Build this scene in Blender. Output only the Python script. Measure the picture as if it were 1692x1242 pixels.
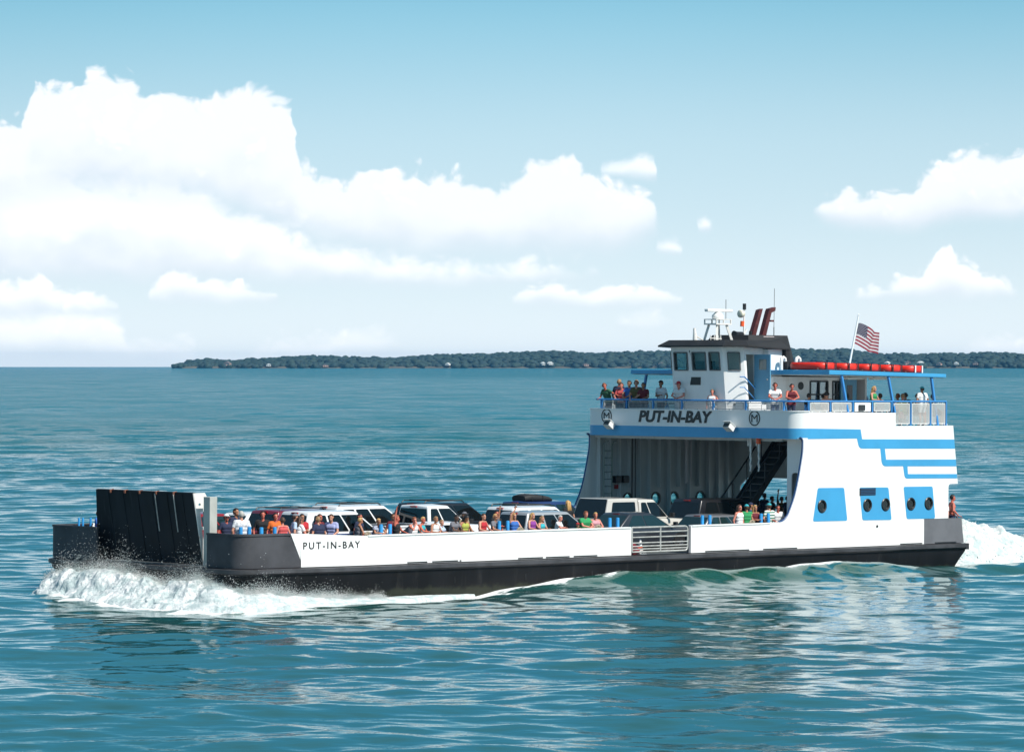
import bpy, bmesh, math, random
import numpy as np
from mathutils import Vector, Matrix, Euler

for o in list(bpy.data.objects):
    bpy.data.objects.remove(o)
SC = bpy.context.scene
COL = SC.collection
R_ = math.radians
rnd = random.Random(7)

# ------------------------------------------------------------------ camera
EYE = 7.9                      # metres above the lake
EARTH = 6.27e6                 # the lake curves, so the horizon sits where it should
FPX = 6300.0 / 1692.0          # focal length / picture width
cam_d = bpy.data.cameras.new("camera")
cam = bpy.data.objects.new("camera", cam_d)
COL.objects.link(cam)
cam.location = (0, 0, EYE)
cam.rotation_euler = (R_(90), 0, 0)
cam_d.sensor_width = 36.0
cam_d.lens = 36.0 * FPX
cam_d.shift_y = -25.0 / 1692.0
cam_d.clip_start = 1.0
cam_d.clip_end = 90000.0
SC.camera = cam

# ------------------------------------------------------------------ exposure
SC.view_settings.view_transform = 'Standard'
SC.view_settings.look = 'None'
SC.view_settings.exposure = 0.42
SC.view_settings.gamma = 1.0
SC.view_settings.use_curve_mapping = False
SC.cycles.max_bounces = 8
SC.cycles.transparent_max_bounces = 24
SC.cycles.volume_bounces = 0
SC.cycles.caustics_reflective = False
SC.cycles.caustics_refractive = False
SC.cycles.sample_clamp_indirect = 6.0

# ------------------------------------------------------------------ sun
SUN_EL = R_(47)
SUN_DIR = Vector((0.76, -0.65, 0)).normalized() * math.cos(SUN_EL) + Vector((0, 0, math.sin(SUN_EL)))
sun_d = bpy.data.lights.new("sun", 'SUN')
sun_d.energy = 4.4
sun_d.angle = R_(0.5)
sun_d.color = (1.0, 0.955, 0.88)
sun = bpy.data.objects.new("sun", sun_d)
COL.objects.link(sun)
sun.rotation_euler = SUN_DIR.to_track_quat('Z', 'Y').to_euler()
sun.location = (60, -50, 90)

# ------------------------------------------------------------------ sky (world)
W = bpy.data.worlds.new("World")
SC.world = W
W.use_nodes = True
NT = W.node_tree
NT.nodes.clear()


class NB:
    """small helper for writing node graphs as expressions"""
    def __init__(s, nt):
        s.nt = nt

    def n(s, typ, **kw):
        nd = s.nt.nodes.new(typ)
        for k, v in kw.items():
            setattr(nd, k, v)
        return nd

    def put(s, sock, v):
        if hasattr(v, 'is_linked') or hasattr(v, 'links'):
            s.nt.links.new(v, sock)
        else:
            sock.default_value = v

    def m(s, op, a, b=None, c=None, clamp=False):
        nd = s.n('ShaderNodeMath', operation=op, use_clamp=clamp)
        s.put(nd.inputs[0], a)
        if b is not None:
            s.put(nd.inputs[1], b)
        if c is not None:
            s.put(nd.inputs[2], c)
        return nd.outputs[0]

    def smooth(s, v, a, b):
        nd = s.n('ShaderNodeMapRange', interpolation_type='SMOOTHSTEP')
        s.put(nd.inputs[0], v)
        nd.inputs[1].default_value = a
        nd.inputs[2].default_value = b
        return nd.outputs[0]

    def lin(s, v, a, b, c=0.0, d=1.0):
        nd = s.n('ShaderNodeMapRange')
        s.put(nd.inputs[0], v)
        nd.inputs[1].default_value, nd.inputs[2].default_value = a, b
        nd.inputs[3].default_value, nd.inputs[4].default_value = c, d
        return nd.outputs[0]

    def mix(s, f, a, b, blend='MIX'):
        nd = s.n('ShaderNodeMix', data_type='RGBA', blend_type=blend)
        s.put(nd.inputs['Factor'], f)
        for sock, v in ((nd.inputs[6], a), (nd.inputs[7], b)):
            s.put(sock, v if not isinstance(v, tuple) else (*v[:3], 1.0))
        return nd.outputs[2]

    def noise(s, vec, scale, detail=4.0, rough=0.5, dim='3D'):
        nd = s.n('ShaderNodeTexNoise', noise_dimensions=dim)
        if vec is not None:
            s.put(nd.inputs['Vector'], vec)
        nd.inputs['Scale'].default_value = scale
        nd.inputs['Detail'].default_value = detail
        nd.inputs['Roughness'].default_value = rough
        return nd.outputs['Fac']

    def curve(s, x, lo, hi, pts, ylo, yhi):
        """piecewise curve y(x): points in real units"""
        nd = s.n('ShaderNodeFloatCurve')
        cv = nd.mapping.curves[0]
        pts = sorted(pts)
        q = [((p[0] - lo) / (hi - lo), (p[1] - ylo) / (yhi - ylo)) for p in pts]
        while len(cv.points) < len(q):
            cv.points.new(0.5, 0.5)
        for cp, (a, b) in zip(cv.points, q):
            cp.location = (a, b)
            cp.handle_type = 'VECTOR'
        nd.mapping.use_clip = False
        nd.mapping.update()
        s.put(nd.inputs['Value'], s.lin(x, lo, hi))
        return s.lin(nd.outputs[0], 0, 1, ylo, yhi)


B = NB(NT)
geo = B.n('ShaderNodeTexCoord').outputs['Generated']
sx = B.n('ShaderNodeSeparateXYZ')
NT.links.new(geo, sx.inputs[0])
# azimuth and elevation of the sky point, in hundredths of a radian
az = B.m('MULTIPLY', B.m('ARCTAN2', sx.outputs[0], sx.outputs[1]), 100.0)
el = B.m('MULTIPLY', B.m('ARCSINE', sx.outputs[2]), 100.0)
cmb = B.n('ShaderNodeCombineXYZ')
NT.links.new(az, cmb.inputs[0])
NT.links.new(B.m('MULTIPLY', el, 1.25), cmb.inputs[1])
P = cmb.outputs[0]
sky = B.n('ShaderNodeTexSky', sky_type='NISHITA', sun_disc=False)
sky.sun_elevation = SUN_EL
sky.sun_rotation = math.atan2(SUN_DIR.x, SUN_DIR.y)
sky.air_density, sky.dust_density, sky.ozone_density = 1.0, 0.4, 1.5
skyc = B.mix(1.0, sky.outputs[0], (0.82, 1.12, 1.02), 'MULTIPLY')
SKY_S = 0.09            # strength of the sky in the world Background


def kc(*c):
    return tuple(x / SKY_S for x in c)


# pale lake haze low over the horizon
hz = B.m('POWER', 2.718, B.m('MULTIPLY', B.m('MAXIMUM', el, 0.0), -0.135))
hz = B.m('MULTIPLY', hz, B.smooth(el, 12.5, 5.5), clamp=True)
low = B.smooth(el, 50.0, 20.0)
side = B.m('MULTIPLY', B.smooth(B.m('ABSOLUTE', B.m('ADD', az, 1.0)), 2.0, 15.0), 0.24)
lowc = B.mix(B.smooth(el, 8.3, 14.5), kc(0.13, 0.395, 0.555), kc(0.035, 0.21, 0.38))
lowc = B.mix(side, lowc, kc(0.05, 0.27, 0.40))
skyc = B.mix(B.m('MULTIPLY', low, 0.9), skyc, lowc)
skyc = B.mix(B.m('MULTIPLY', hz, 0.97), skyc, kc(0.71, 0.765, 0.79))


def az_(px):
    return (px - 846.0) / 63.0


def el_(py):
    return (596.0 - py) / 63.0


def warp(scale, amp, off, detail=5.0, rough=0.55):
    mp = B.n('ShaderNodeMapping')
    mp.inputs['Location'].default_value = (off, off * 0.7, off * 0.3)
    NT.links.new(P, mp.inputs['Vector'])
    f = B.noise(mp.outputs[0], scale, detail, rough)
    return B.m('MULTIPLY', B.m('SUBTRACT', f, 0.5), amp)


def billow(scale, off):
    """rounded cauliflower bumps"""
    mp = B.n('ShaderNodeMapping')
    mp.inputs['Location'].default_value = (off, -off, off)
    NT.links.new(P, mp.inputs['Vector'])
    v = B.n('ShaderNodeTexVoronoi', feature='SMOOTH_F1')
    v.inputs['Scale'].default_value = scale
    v.inputs['Smoothness'].default_value = 0.35
    v.inputs['Detail'].default_value = 2.0
    v.inputs['Roughness'].default_value = 0.5
    wv = B.n('ShaderNodeVectorMath', operation='ADD')
    NT.links.new(mp.outputs[0], wv.inputs[0])
    c2 = B.n('ShaderNodeCombineXYZ')
    NT.links.new(W1, c2.inputs[0])
    NT.links.new(W2, c2.inputs[1])
    NT.links.new(c2.outputs[0], wv.inputs[1])
    NT.links.new(wv.outputs[0], v.inputs['Vector'])
    return v.outputs['Distance']


W1 = warp(0.9, 0.9, 3.1, 1.5)
W2 = warp(1.0, 0.9, 11.7, 1.5)
W3 = warp(2.4, 0.17, 23.0, 5.0, 0.55)
BIL = billow(0.85, 4.0)
BIL2 = billow(2.1, 9.0)
bump = B.m('ADD', B.m('MULTIPLY', B.m('SUBTRACT', 0.5, BIL), 0.52), B.m('MULTIPLY', B.m('SUBTRACT', 0.45, BIL2), 0.36))
azw = B.m('ADD', az, B.m('MULTIPLY', W1, 0.5))
elw = B.m('ADD', el, B.m('MULTIPLY', W2, 0.25))
edge = B.m('ADD', bump, W3)

LO, HI = az_(-900), az_(2600)


def bank(top, bot, soft_t=0.16, soft_b=0.9, k=1.0, rough_e=1.0):
    """cloud bank between an upper and a lower outline (azimuth, elevation)"""
    T = B.curve(azw, LO, HI, [(az_(a), el_(b)) for a, b in top], -1.0, 10.0)
    L = B.curve(azw, LO, HI, [(az_(a), el_(b)) for a, b in bot], -1.0, 10.0)
    up = B.m('ADD', B.m('ADD', B.m('SUBTRACT', T, elw), 0.22), B.m('MULTIPLY', edge, rough_e))
    dn = B.m('ADD', B.m('SUBTRACT', elw, L), B.m('MULTIPLY', W3, 0.8))
    thick = B.smooth(B.m('SUBTRACT', T, L), -0.1, 0.25)
    d = B.m('MULTIPLY', B.smooth(up, -soft_t * 0.3, soft_t), B.smooth(dn, -soft_b * 0.3, soft_b))
    d = B.m('MULTIPLY', B.m('MULTIPLY', d, thick), k)
    hgt = B.m('DIVIDE', B.m('SUBTRACT', elw, L), B.m('MAXIMUM', B.m('SUBTRACT', T, L), 0.3))
    return d, hgt


# cloud outlines: (x, upper y, lower y) on the sky in hundredths of the view; upper below lower = no cloud there
main = [(-900, 300, 430), (-400, 240, 420), (-120, 300, 400), (-40, 196, 380), (28, 190, 350), (46, 192, 345), (54, 142, 344), (90, 124, 336), (112, 134, 334), (138, 148, 332), (146, 124, 332),
        (180, 116, 336), (222, 118, 340), (236, 142, 340), (290, 146, 342), (335, 172, 345), (352, 150, 350), (395, 144, 366), (440, 142, 385), (470, 160, 395), (486, 190, 400),
        (490, 240, 402), (506, 254, 405), (540, 280, 415), (580, 290, 422), (590, 272, 424), (640, 262, 428), (700, 270, 432), (742, 284, 432), (800, 304, 430),
        (832, 300, 428), (880, 258, 428), (925, 250, 430), (948, 256, 430), (960, 274, 430), (1010, 290, 428), (1060, 306, 412), (1084, 318, 392), (1094, 344, 356), (1110, 400, 320), (2600, 400, 320)]
mid = [(-900, 300, 470), (-300, 300, 470), (0, 280, 470), (60, 270, 470), (140, 270, 472), (230, 280, 474), (300, 290, 470), (400, 330, 470), (480, 365, 472), (560, 396, 474), (700, 416, 480), (800, 420, 478), (900, 424, 472), (985, 432, 462), (1040, 500, 410), (2600, 500, 410)]
lowa = [(-900, 460, 530), (-60, 460, 530), (0, 446, 530), (30, 458, 530), (70, 444, 530), (100, 470, 524), (160, 484, 524), (198, 506, 516), (216, 560, 470), (228, 540, 470), (240, 482, 500), (290, 436, 505), (345, 448, 507), (380, 466, 508), (455, 472, 504), (480, 540, 440),
        (820, 540, 440), (840, 488, 506), (880, 470, 512), (920, 464, 514), (980, 476, 514), (1050, 466, 513), (1100, 474, 512), (1130, 490, 506), (1150, 540, 460), (1340, 540, 460), (1376, 492, 500), (1440, 474, 498), (1500, 452, 498),
        (1532, 440, 499), (1540, 402, 500), (1560, 398, 500), (1590, 424, 499), (1620, 444, 498), (1660, 456, 497), (1682, 478, 494), (1700, 540, 460), (2600, 540, 460)]
lowb = [(-900, 520, 606), (0, 512, 606), (90, 508, 606), (180, 514, 606), (210, 540, 606), (222, 562, 606), (230, 560, 606), (300, 560, 608), (322, 572, 606), (340, 610, 560), (396, 610, 560), (420, 566, 606), (470, 552, 606), (540, 552, 606), (570, 545, 596), (640, 542, 590), (700, 600, 560),
        (1000, 560, 530), (1020, 522, 545), (1100, 516, 545), (1140, 560, 530), (1560, 600, 560), (1600, 566, 600), (1650, 552, 600), (1720, 556, 600), (2000, 560, 600), (2600, 580, 600)]
rt = [(-900, 420, 290), (1322, 420, 290), (1338, 338, 352), (1360, 322, 372), (1384, 304, 383), (1400, 300, 385), (1420, 320, 386), (1450, 312, 387), (1500, 304, 387), (1530, 276, 386), (1575, 258, 372), (1600, 240, 370), (1625, 240, 369), (1640, 254, 368), (1680, 240, 367), (1740, 236, 367), (1900, 260, 370), (2200, 250, 380), (2600, 300, 380)]
puff = [(-900, 360, 240), (970, 340, 240), (992, 280, 292), (1040, 266, 298), (1060, 258, 300), (1080, 262, 302), (1088, 290, 296), (1100, 340, 240), (1135, 420, 330), (1150, 374, 386), (1164, 360, 388), (1176, 374, 386), (1190, 420, 330), (2600, 420, 330)]
puf2 = [(-900, 460, 370), (1064, 460, 370), (1080, 402, 416), (1102, 394, 422), (1120, 400, 424), (1128, 416, 420), (1145, 460, 370), (2600, 460, 370)]


def two(c):
    return [(a, b_) for a, b_, _ in c], [(a, c_) for a, _, c_ in c]


white = kc(0.93, 0.93, 0.93)
grey = kc(0.60, 0.665, 0.735)
lay = [bank(*two(lowb), 0.4, 1.1, 0.85, 0.6), bank(*two(mid), 0.5, 0.6, 0.86), bank(*two(lowa), 0.2, 0.6, 0.9, 0.8),
       bank(*two(puff), 0.3, 0.3, 0.8, 0.35), bank(*two(puf2), 0.25, 0.3, 0.8, 0.3), bank(*two(rt), 0.24, 0.5, 0.97, 0.9), bank(*two(main), 0.24, 1.0, 0.98)]
shade = B.smooth(B.m('ADD', B.noise(P, 0.42, 5.0, 0.6), B.m('MULTIPLY', bump, 0.5)), 0.40, 0.68)
for li, (d, hgt) in enumerate(lay):
    s1 = B.smooth(B.m('ADD', hgt, B.m('MULTIPLY', B.m('ADD', W1, W2), 0.35)), 0.0, 0.6)
    lit = B.m('MAXIMUM', B.m('MULTIPLY', s1, B.m('ADD', 0.46 if li > 4 else 0.70, B.m('MULTIPLY', shade, 0.80))), 0.0, clamp=True)
    skyc = B.mix(d, skyc, B.mix(lit, grey, white))
bg = B.n('ShaderNodeBackground')
NT.links.new(skyc, bg.inputs[0])
bg.inputs[1].default_value = SKY_S
out = B.n('ShaderNodeOutputWorld')
NT.links.new(bg.outputs[0], out.inputs[0])
W.cycles.sampling_method = 'MANUAL'
W.cycles.sample_map_resolution = 512

# ------------------------------------------------------------------ materials
MATS = {}


def mat(name, rgb, rough=0.5, metal=0.0, var=0.0, vscale=1.5, streak=False, dirt=None, dirt_amt=0.0, spec=0.5, coat=0.0, bump=0.0):
    """painted / plain surface with slight procedural wear"""
    if name in MATS:
        return MATS[name]
    m = bpy.data.materials.new(name)
    m.use_nodes = True
    nt = m.node_tree
    b = NB(nt)
    p = nt.nodes['Principled BSDF']
    p.inputs['Roughness'].default_value = rough
    p.inputs['Metallic'].default_value = metal
    p.inputs['Specular IOR Level'].default_value = spec
    if coat:
        p.inputs['Coat Weight'].default_value = coat
        p.inputs['Coat Roughness'].default_value = 0.05
    c = (*rgb, 1.0)
    p.inputs['Base Color'].default_value = c
    if var or dirt:
        tc = b.n('ShaderNodeTexCoord').outputs['Object']
        if streak:
            mp = b.n('ShaderNodeMapping')
            mp.inputs['Scale'].default_value = (1, 1, 0.12)
            nt.links.new(tc, mp.inputs['Vector'])
            tc2 = mp.outputs[0]
        else:
            tc2 = tc
        f = b.noise(tc2, vscale, 6, 0.6)
        dark = tuple(x * (1 - var) for x in rgb)
        lite = tuple(min(1, x * (1 + var * 0.5)) for x in rgb)
        col = b.mix(b.smooth(f, 0.35, 0.65), dark, lite)
        if dirt:
            g = b.noise(tc2, vscale * 2.7, 8, 0.7)
            col = b.mix(b.m('MULTIPLY', b.smooth(g, 0.56, 0.72), dirt_amt), col, dirt)
        nt.links.new(col, p.inputs['Base Color'])
        if bump:
            bp = b.n('ShaderNodeBump')
            bp.inputs['Strength'].default_value = bump
            bp.inputs['Distance'].default_value = 0.02
            nt.links.new(b.noise(tc, vscale * 0.8, 3, 0.5), bp.inputs['Height'])
            nt.links.new(bp.outputs[0], p.inputs['Normal'])
    MATS[name] = m
    return m


def glass_mat(name, tint=(0.75, 0.85, 0.85), refl=0.35):
    """thin glazing: lets one look through and mirrors the sky"""
    if name in MATS:
        return MATS[name]
    m = bpy.data.materials.new(name)
    m.use_nodes = True
    nt = m.node_tree
    nt.nodes.clear()
    b = NB(nt)
    tr = b.n('ShaderNodeBsdfTransparent')
    tr.inputs[0].default_value = (*tint, 1)
    gl = b.n('ShaderNodeBsdfGlossy')
    gl.inputs['Roughness'].default_value = 0.03
    gl.inputs[0].default_value = (0.9, 0.95, 1, 1)
    lw = b.n('ShaderNodeLayerWeight')
    lw.inputs[0].default_value = refl
    mx = b.n('ShaderNodeMixShader')
    nt.links.new(b.m('MAXIMUM', lw.outputs['Fresnel'], 0.06), mx.inputs[0])
    nt.links.new(tr.outputs[0], mx.inputs[1])
    nt.links.new(gl.outputs[0], mx.inputs[2])
    o = b.n('ShaderNodeOutputMaterial')
    nt.links.new(mx.outputs[0], o.inputs[0])
    MATS[name] = m
    return m


# ------------------------------------------------------------------ mesh building
class MB:
    """collects shapes, then links them as one mesh object"""
    def __init__(s):
        s.v, s.f, s.mi, s.cur = [], [], [], 0

    def add(s, verts, faces, mi=None):
        o = len(s.v)
        s.v += [tuple(p) for p in verts]
        s.f += [tuple(i + o for i in f) for f in faces]
        s.mi += [s.cur if mi is None else mi] * len(faces)
        return s

    def box(s, x0, x1, y0, y1, z0, z1, M=None, mi=None):
        v = [Vector((x, y, z)) for x in (x0, x1) for y in (y0, y1) for z in (z0, z1)]
        if M is not None:
            v = [M @ p for p in v]
        return s.add(v, [(0, 1, 3, 2), (4, 6, 7, 5), (0, 4, 5, 1), (2, 3, 7, 6), (0, 2, 6, 4), (1, 5, 7, 3)], mi)

    def bar(s, a, b, w, h=None, up=(0, 0, 1), mi=None):
        """square bar from a to b"""
        a, b = Vector(a), Vector(b)
        h = h or w
        d = (b - a).normalized()
        u = Vector(up)
        if abs(d.dot(u)) > 0.98:
            u = Vector((1, 0, 0))
        l = d.cross(u).normalized()
        u = l.cross(d)
        v = []
        for p in (a, b):
            for i, j in ((-1, -1), (1, -1), (1, 1), (-1, 1)):
                v.append(p + l * (i * w / 2) + u * (j * h / 2))
        return s.add(v, [(0, 3, 2, 1), (4, 5, 6, 7), (0, 1, 5, 4), (1, 2, 6, 5), (2, 3, 7, 6), (3, 0, 4, 7)], mi)

    def cyl(s, a, b, r, r2=None, n=12, mi=None):
        a, b = Vector(a), Vector(b)
        r2 = r if r2 is None else r2
        d = (b - a).normalized()
        u = Vector((0, 0, 1)) if abs(d.z) < 0.9 else Vector((1, 0, 0))
        l = d.cross(u).normalized()
        u = l.cross(d)
        v = []
        for p, q in ((a, r), (b, r2)):
            for k in range(n):
                t = 2 * math.pi * k / n
                v.append(p + l * (q * math.cos(t)) + u * (q * math.sin(t)))
        f = [(k, (k + 1) % n, n + (k + 1) % n, n + k) for k in range(n)]
        f += [tuple(range(n - 1, -1, -1)), tuple(range(n, 2 * n))]
        return s.add(v, f, mi)

    def tube(s, pts, r, n=8, mi=None):
        pts = [Vector(p) for p in pts]
        v, f = [], []
        prev = None
        for i, p in enumerate(pts):
            d = (pts[min(i + 1, len(pts) - 1)] - pts[max(i - 1, 0)]).normalized()
            if prev is None:
                u = Vector((0, 0, 1)) if abs(d.z) < 0.9 else Vector((1, 0, 0))
            else:
                u = prev
            l = d.cross(u).normalized()
            u = l.cross(d).normalized()
            prev = u
            rr = r[i] if isinstance(r, (list, tuple)) else r
            for k in range(n):
                t = 2 * math.pi * k / n
                v.append(p + l * (rr * math.cos(t)) + u * (rr * math.sin(t)))
        for i in range(len(pts) - 1):
            for k in range(n):
                f.append((i * n + k, i * n + (k + 1) % n, (i + 1) * n + (k + 1) % n, (i + 1) * n + k))
        f += [tuple(range(n - 1, -1, -1)), tuple(range((len(pts) - 1) * n, len(pts) * n))]
        return s.add(v, f, mi)

    def lathe(s, prof, M=None, n=20, mi=None):
        """profile of (radius, z) turned round z"""
        v, f = [], []
        for r, z in prof:
            for k in range(n):
                t = 2 * math.pi * k / n
                p = Vector((r * math.cos(t), r * math.sin(t), z))
                v.append(M @ p if M is not None else p)
        for i in range(len(prof) - 1):
            for k in range(n):
                f.append((i * n + k, i * n + (k + 1) % n, (i + 1) * n + (k + 1) % n, (i + 1) * n + k))
        f += [tuple(range(n - 1, -1, -1)), tuple(range((len(prof) - 1) * n, len(prof) * n))]
        return s.add(v, f, mi)

    def loft(s, rings, closed=True, caps=True, mi=None):
        n = len(rings[0])
        v = [p for r in rings for p in r]
        f = []
        for i in range(len(rings) - 1):
            for k in range(n if closed else n - 1):
                f.append((i * n + k, i * n + (k + 1) % n, (i + 1) * n + (k + 1) % n, (i + 1) * n + k))
        if caps:
            f += [tuple(range(n - 1, -1, -1)), tuple(range((len(rings) - 1) * n, len(rings) * n))]
        return s.add(v, f, mi)

    def wallpath(s, path, z0, z1, t, mi=None):
        """upright sheet of thickness t (to the left of the path) following plan points"""
        P2 = [Vector((p[0], p[1])) for p in path]
        N = []
        for i in range(len(P2)):
            d = (P2[min(i + 1, len(P2) - 1)] - P2[max(i - 1, 0)]).normalized()
            N.append(Vector((-d.y, d.x)))
        rings = []
        for p, n in zip(P2, N):
            q = p + n * t
            rings.append([(p.x, p.y, z0), (q.x, q.y, z0), (q.x, q.y, z1), (p.x, p.y, z1)])
        return s.loft(rings, mi=mi)

    def build(s, name, mats, parent=None, smooth=None, bevel=0.0):
        me = bpy.data.meshes.new(name)
        me.from_pydata(s.v, [], s.f)
        if not isinstance(mats, (list, tuple)):
            mats = [mats]
        for m in mats:
            me.materials.append(m)
        me.polygons.foreach_set('material_index', s.mi)
        bm = bmesh.new()
        bm.from_mesh(me)
        bmesh.ops.recalc_face_normals(bm, faces=bm.faces)
        if bevel:
            es = [e for e in bm.edges if len(e.link_faces) == 2 and e.calc_face_angle(0) > 0.6]
            bmesh.ops.bevel(bm, geom=es, offset=bevel, segments=2, profile=0.6, affect='EDGES', clamp_overlap=True)
        bm.to_mesh(me)
        bm.free()
        if smooth:
            me.shade_smooth()
            me.set_sharp_from_angle(angle=R_(smooth))
        o = bpy.data.objects.new(name, me)
        COL.objects.link(o)
        if parent:
            o.parent = parent
        return o


def curve_mesh(cu):
    o = bpy.data.objects.new('tmp', cu)
    COL.objects.link(o)
    dg = bpy.context.evaluated_depsgraph_get()
    me = bpy.data.meshes.new_from_object(o.evaluated_get(dg))
    bpy.data.objects.remove(o)
    return me


def obj_from(me, name, m, parent=None, smooth=None):
    me.materials.clear()
    me.materials.append(m)
    if smooth:
        me.shade_smooth()
        me.set_sharp_from_angle(angle=R_(smooth))
    me.name = name
    o = bpy.data.objects.new(name, me)
    COL.objects.link(o)
    if parent:
        o.parent = parent
    return o


def plate(name, polys, thick, M4, m, parent=None):
    """flat sheet: first outline is the rim, the others cut holes; M4 maps (a, b, out) to space"""
    cu = bpy.data.curves.new(name, 'CURVE')
    cu.dimensions = '2D'
    cu.fill_mode = 'BOTH'
    cu.extrude = thick / 2
    for poly in polys:
        sp = cu.splines.new('POLY')
        sp.points.add(len(poly) - 1)
        for q, (a, b) in zip(sp.points, poly):
            q.co = (a, b, 0, 1)
        sp.use_cyclic_u = True
    me = curve_mesh(cu)
    me.transform(M4)
    return obj_from(me, name, m, parent)


def text(name, body, M4, m, parent, size, shear=0.0, space=1.0, bold=0.0, depth=0.006, width=None):
    cu = bpy.data.curves.new(name, 'FONT')
    cu.body = body
    cu.size = size
    cu.shear = shear
    cu.space_character = space
    cu.offset = bold
    cu.extrude = depth
    cu.align_x = 'LEFT'
    me = curve_mesh(cu)
    if width:
        co = np.empty(len(me.vertices) * 3)
        me.vertices.foreach_get('co', co)
        co = co.reshape(-1, 3)
        co[:, 0] -= co[:, 0].min()
        co[:, 0] *= width / co[:, 0].max()
        me.vertices.foreach_set('co', co.ravel())
    me.transform(M4)
    return obj_from(me, name, m, parent)


def fillet(pts, r, n=5):
    """round the corners of a polygon; r may be one radius or one per corner"""
    out = []
    k = len(pts)
    for i in range(k):
        p = Vector(pts[i])
        rr = r[i] if isinstance(r, (list, tuple)) else r
        if rr <= 0:
            out.append(tuple(p))
            continue
        a = Vector(pts[i - 1]) - p
        b = Vector(pts[(i + 1) % k]) - p
        q = min(rr, a.length * 0.45, b.length * 0.45)
        A, Bq = p + a.normalized() * q, p + b.normalized() * q
        for j in range(n + 1):
            t = j / n
            out.append(tuple(A * (1 - t) ** 2 + p * (2 * t * (1 - t)) + Bq * t * t))
    return out


def circle(cx, cy, r, n=20):
    return [(cx + r * math.cos(2 * math.pi * k / n), cy + r * math.sin(2 * math.pi * k / n)) for k in range(n)]


def tag(o, label=None, cat=None, group=None, kind=None):
    if label:
        o['label'] = label
    if cat:
        o['category'] = cat
    if group:
        o['group'] = group
    if kind:
        o['kind'] = kind
    return o


def empty(name, parent=None):
    o = bpy.data.objects.new(name, None)
    o.empty_display_size = 0.3
    COL.objects.link(o)
    if parent:
        o.parent = parent
    return o


# ------------------------------------------------------------------ where the ferry floats
# ferry frame: x runs aft from the bow, y to starboard, z up from the car deck
YAW, TRIM = R_(43), R_(0.45)
SHIP = Matrix.Translation((-10.8755, 128.8013, 1.1414)) @ Matrix.Rotation(YAW, 4, 'Z') @ Matrix.Rotation(TRIM, 4, 'Y')


def aboard(o, x, y, z=0.0, yaw=0.0, pitch=0.0, sc=1.0):
    """stand a thing on the ferry: yaw 0 faces aft (+x)"""
    m = SHIP @ Matrix.Translation((x, y, z)) @ Matrix.Rotation(yaw, 4, 'Z') @ Matrix.Rotation(pitch, 4, 'Y')
    o.location = m.to_translation()
    o.rotation_mode = 'XYZ'
    o.rotation_euler = m.to_euler()
    o.scale = (sc,) * 3
    return o


def hull_half(x):
    """half beam at the deck edge"""
    if x >= 3.0:
        return 5.7
    t = max(0.0, min(1.0, (3.0 - x) / 4.6))
    return 5.7 - 0.35 * t * t * (3 - 2 * t)


def outline(off=0.0, xb=-2.1, xs=33.45, r=0.62, port_only=False):
    """plan of the deck edge, port side from stern to bow and back along starboard"""
    pts = []
    xsn = [xs - off * 0, 30, 26, 22, 18, 14, 10, 7, 5, 3.6, 2.6, 1.6, 0.6, -0.2, xb + r + 0.35]
    for x in xsn:
        pts.append((x, -(hull_half(x) + off)))
    h = hull_half(xb)
    for k in range(1, 9):
        t = math.pi / 2 * k / 8
        pts.append((xb + r - (r + off) * math.sin(t), -(h - r) - (r + off) * math.cos(t)))
    if port_only:
        return pts
    return pts + [(a, -b) for a, b in reversed(pts)]

# ------------------------------------------------------------------ the ferry
M_WHITE = mat('white_paint', (0.80, 0.80, 0.79), 0.42, var=0.035, vscale=1.1, streak=True, dirt=(0.58, 0.52, 0.44), dirt_amt=0.42, bump=0.25)
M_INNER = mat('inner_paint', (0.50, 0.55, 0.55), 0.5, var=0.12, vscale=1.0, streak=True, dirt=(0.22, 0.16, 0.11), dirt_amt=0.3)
M_BLUE = mat('blue_paint', (0.050, 0.315, 0.58), 0.4, var=0.06, vscale=0.8)
M_RAILBLUE = mat('rail_blue', (0.04, 0.22, 0.52), 0.4)
M_POST = mat('bitt_blue', (0.03, 0.28, 0.62), 0.4, var=0.15, vscale=4, dirt=(0.3, 0.2, 0.12), dirt_amt=0.3)
M_HULL = mat('hull_black', (0.005, 0.005, 0.006), 0.5, var=0.4, vscale=0.9, streak=True, dirt=(0.045, 0.042, 0.039), dirt_amt=0.4, spec=0.2, bump=0.4)
M_BOW = mat('bow_black', (0.066, 0.067, 0.075), 0.6, var=0.22, vscale=0.8, dirt=(0.08, 0.08, 0.085), dirt_amt=0.5, bump=0.35, spec=0.15)
M_RAMP = mat('ramp_black', (0.008, 0.010, 0.014), 0.6, spec=0.2, var=0.45, vscale=1.2, streak=True, dirt=(0.025, 0.03, 0.036), dirt_amt=0.7)
M_RUB = mat('rub_rail', (0.045, 0.045, 0.05), 0.5, var=0.4, vscale=1.5, dirt=(0.02, 0.02, 0.02), dirt_amt=0.6)
M_GREYP = mat('grey_paint', (0.13, 0.132, 0.145), 0.5, var=0.12, vscale=1.5)
M_DECK = mat('deck_grey', (0.17, 0.18, 0.18), 0.7, var=0.25, vscale=0.7)
M_BLACK = mat('black_paint', (0.012, 0.012, 0.013), 0.4)
M_DARK = mat('dark_steel', (0.03, 0.034, 0.036), 0.5, var=0.2)
M_STEEL = mat('galvanised', (0.42, 0.42, 0.40), 0.45, metal=0.2, var=0.2, vscale=5)
M_WOODRAIL = mat('white_trim', (0.74, 0.74, 0.72), 0.45)
M_ROOF = mat('roof_black', (0.011, 0.011, 0.012), 0.65, var=0.3, vscale=2)
M_FUNNEL = mat('funnel_red', (0.085, 0.014, 0.012), 0.5, var=0.35, vscale=3, dirt=(0.02, 0.015, 0.012), dirt_amt=0.6)
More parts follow.
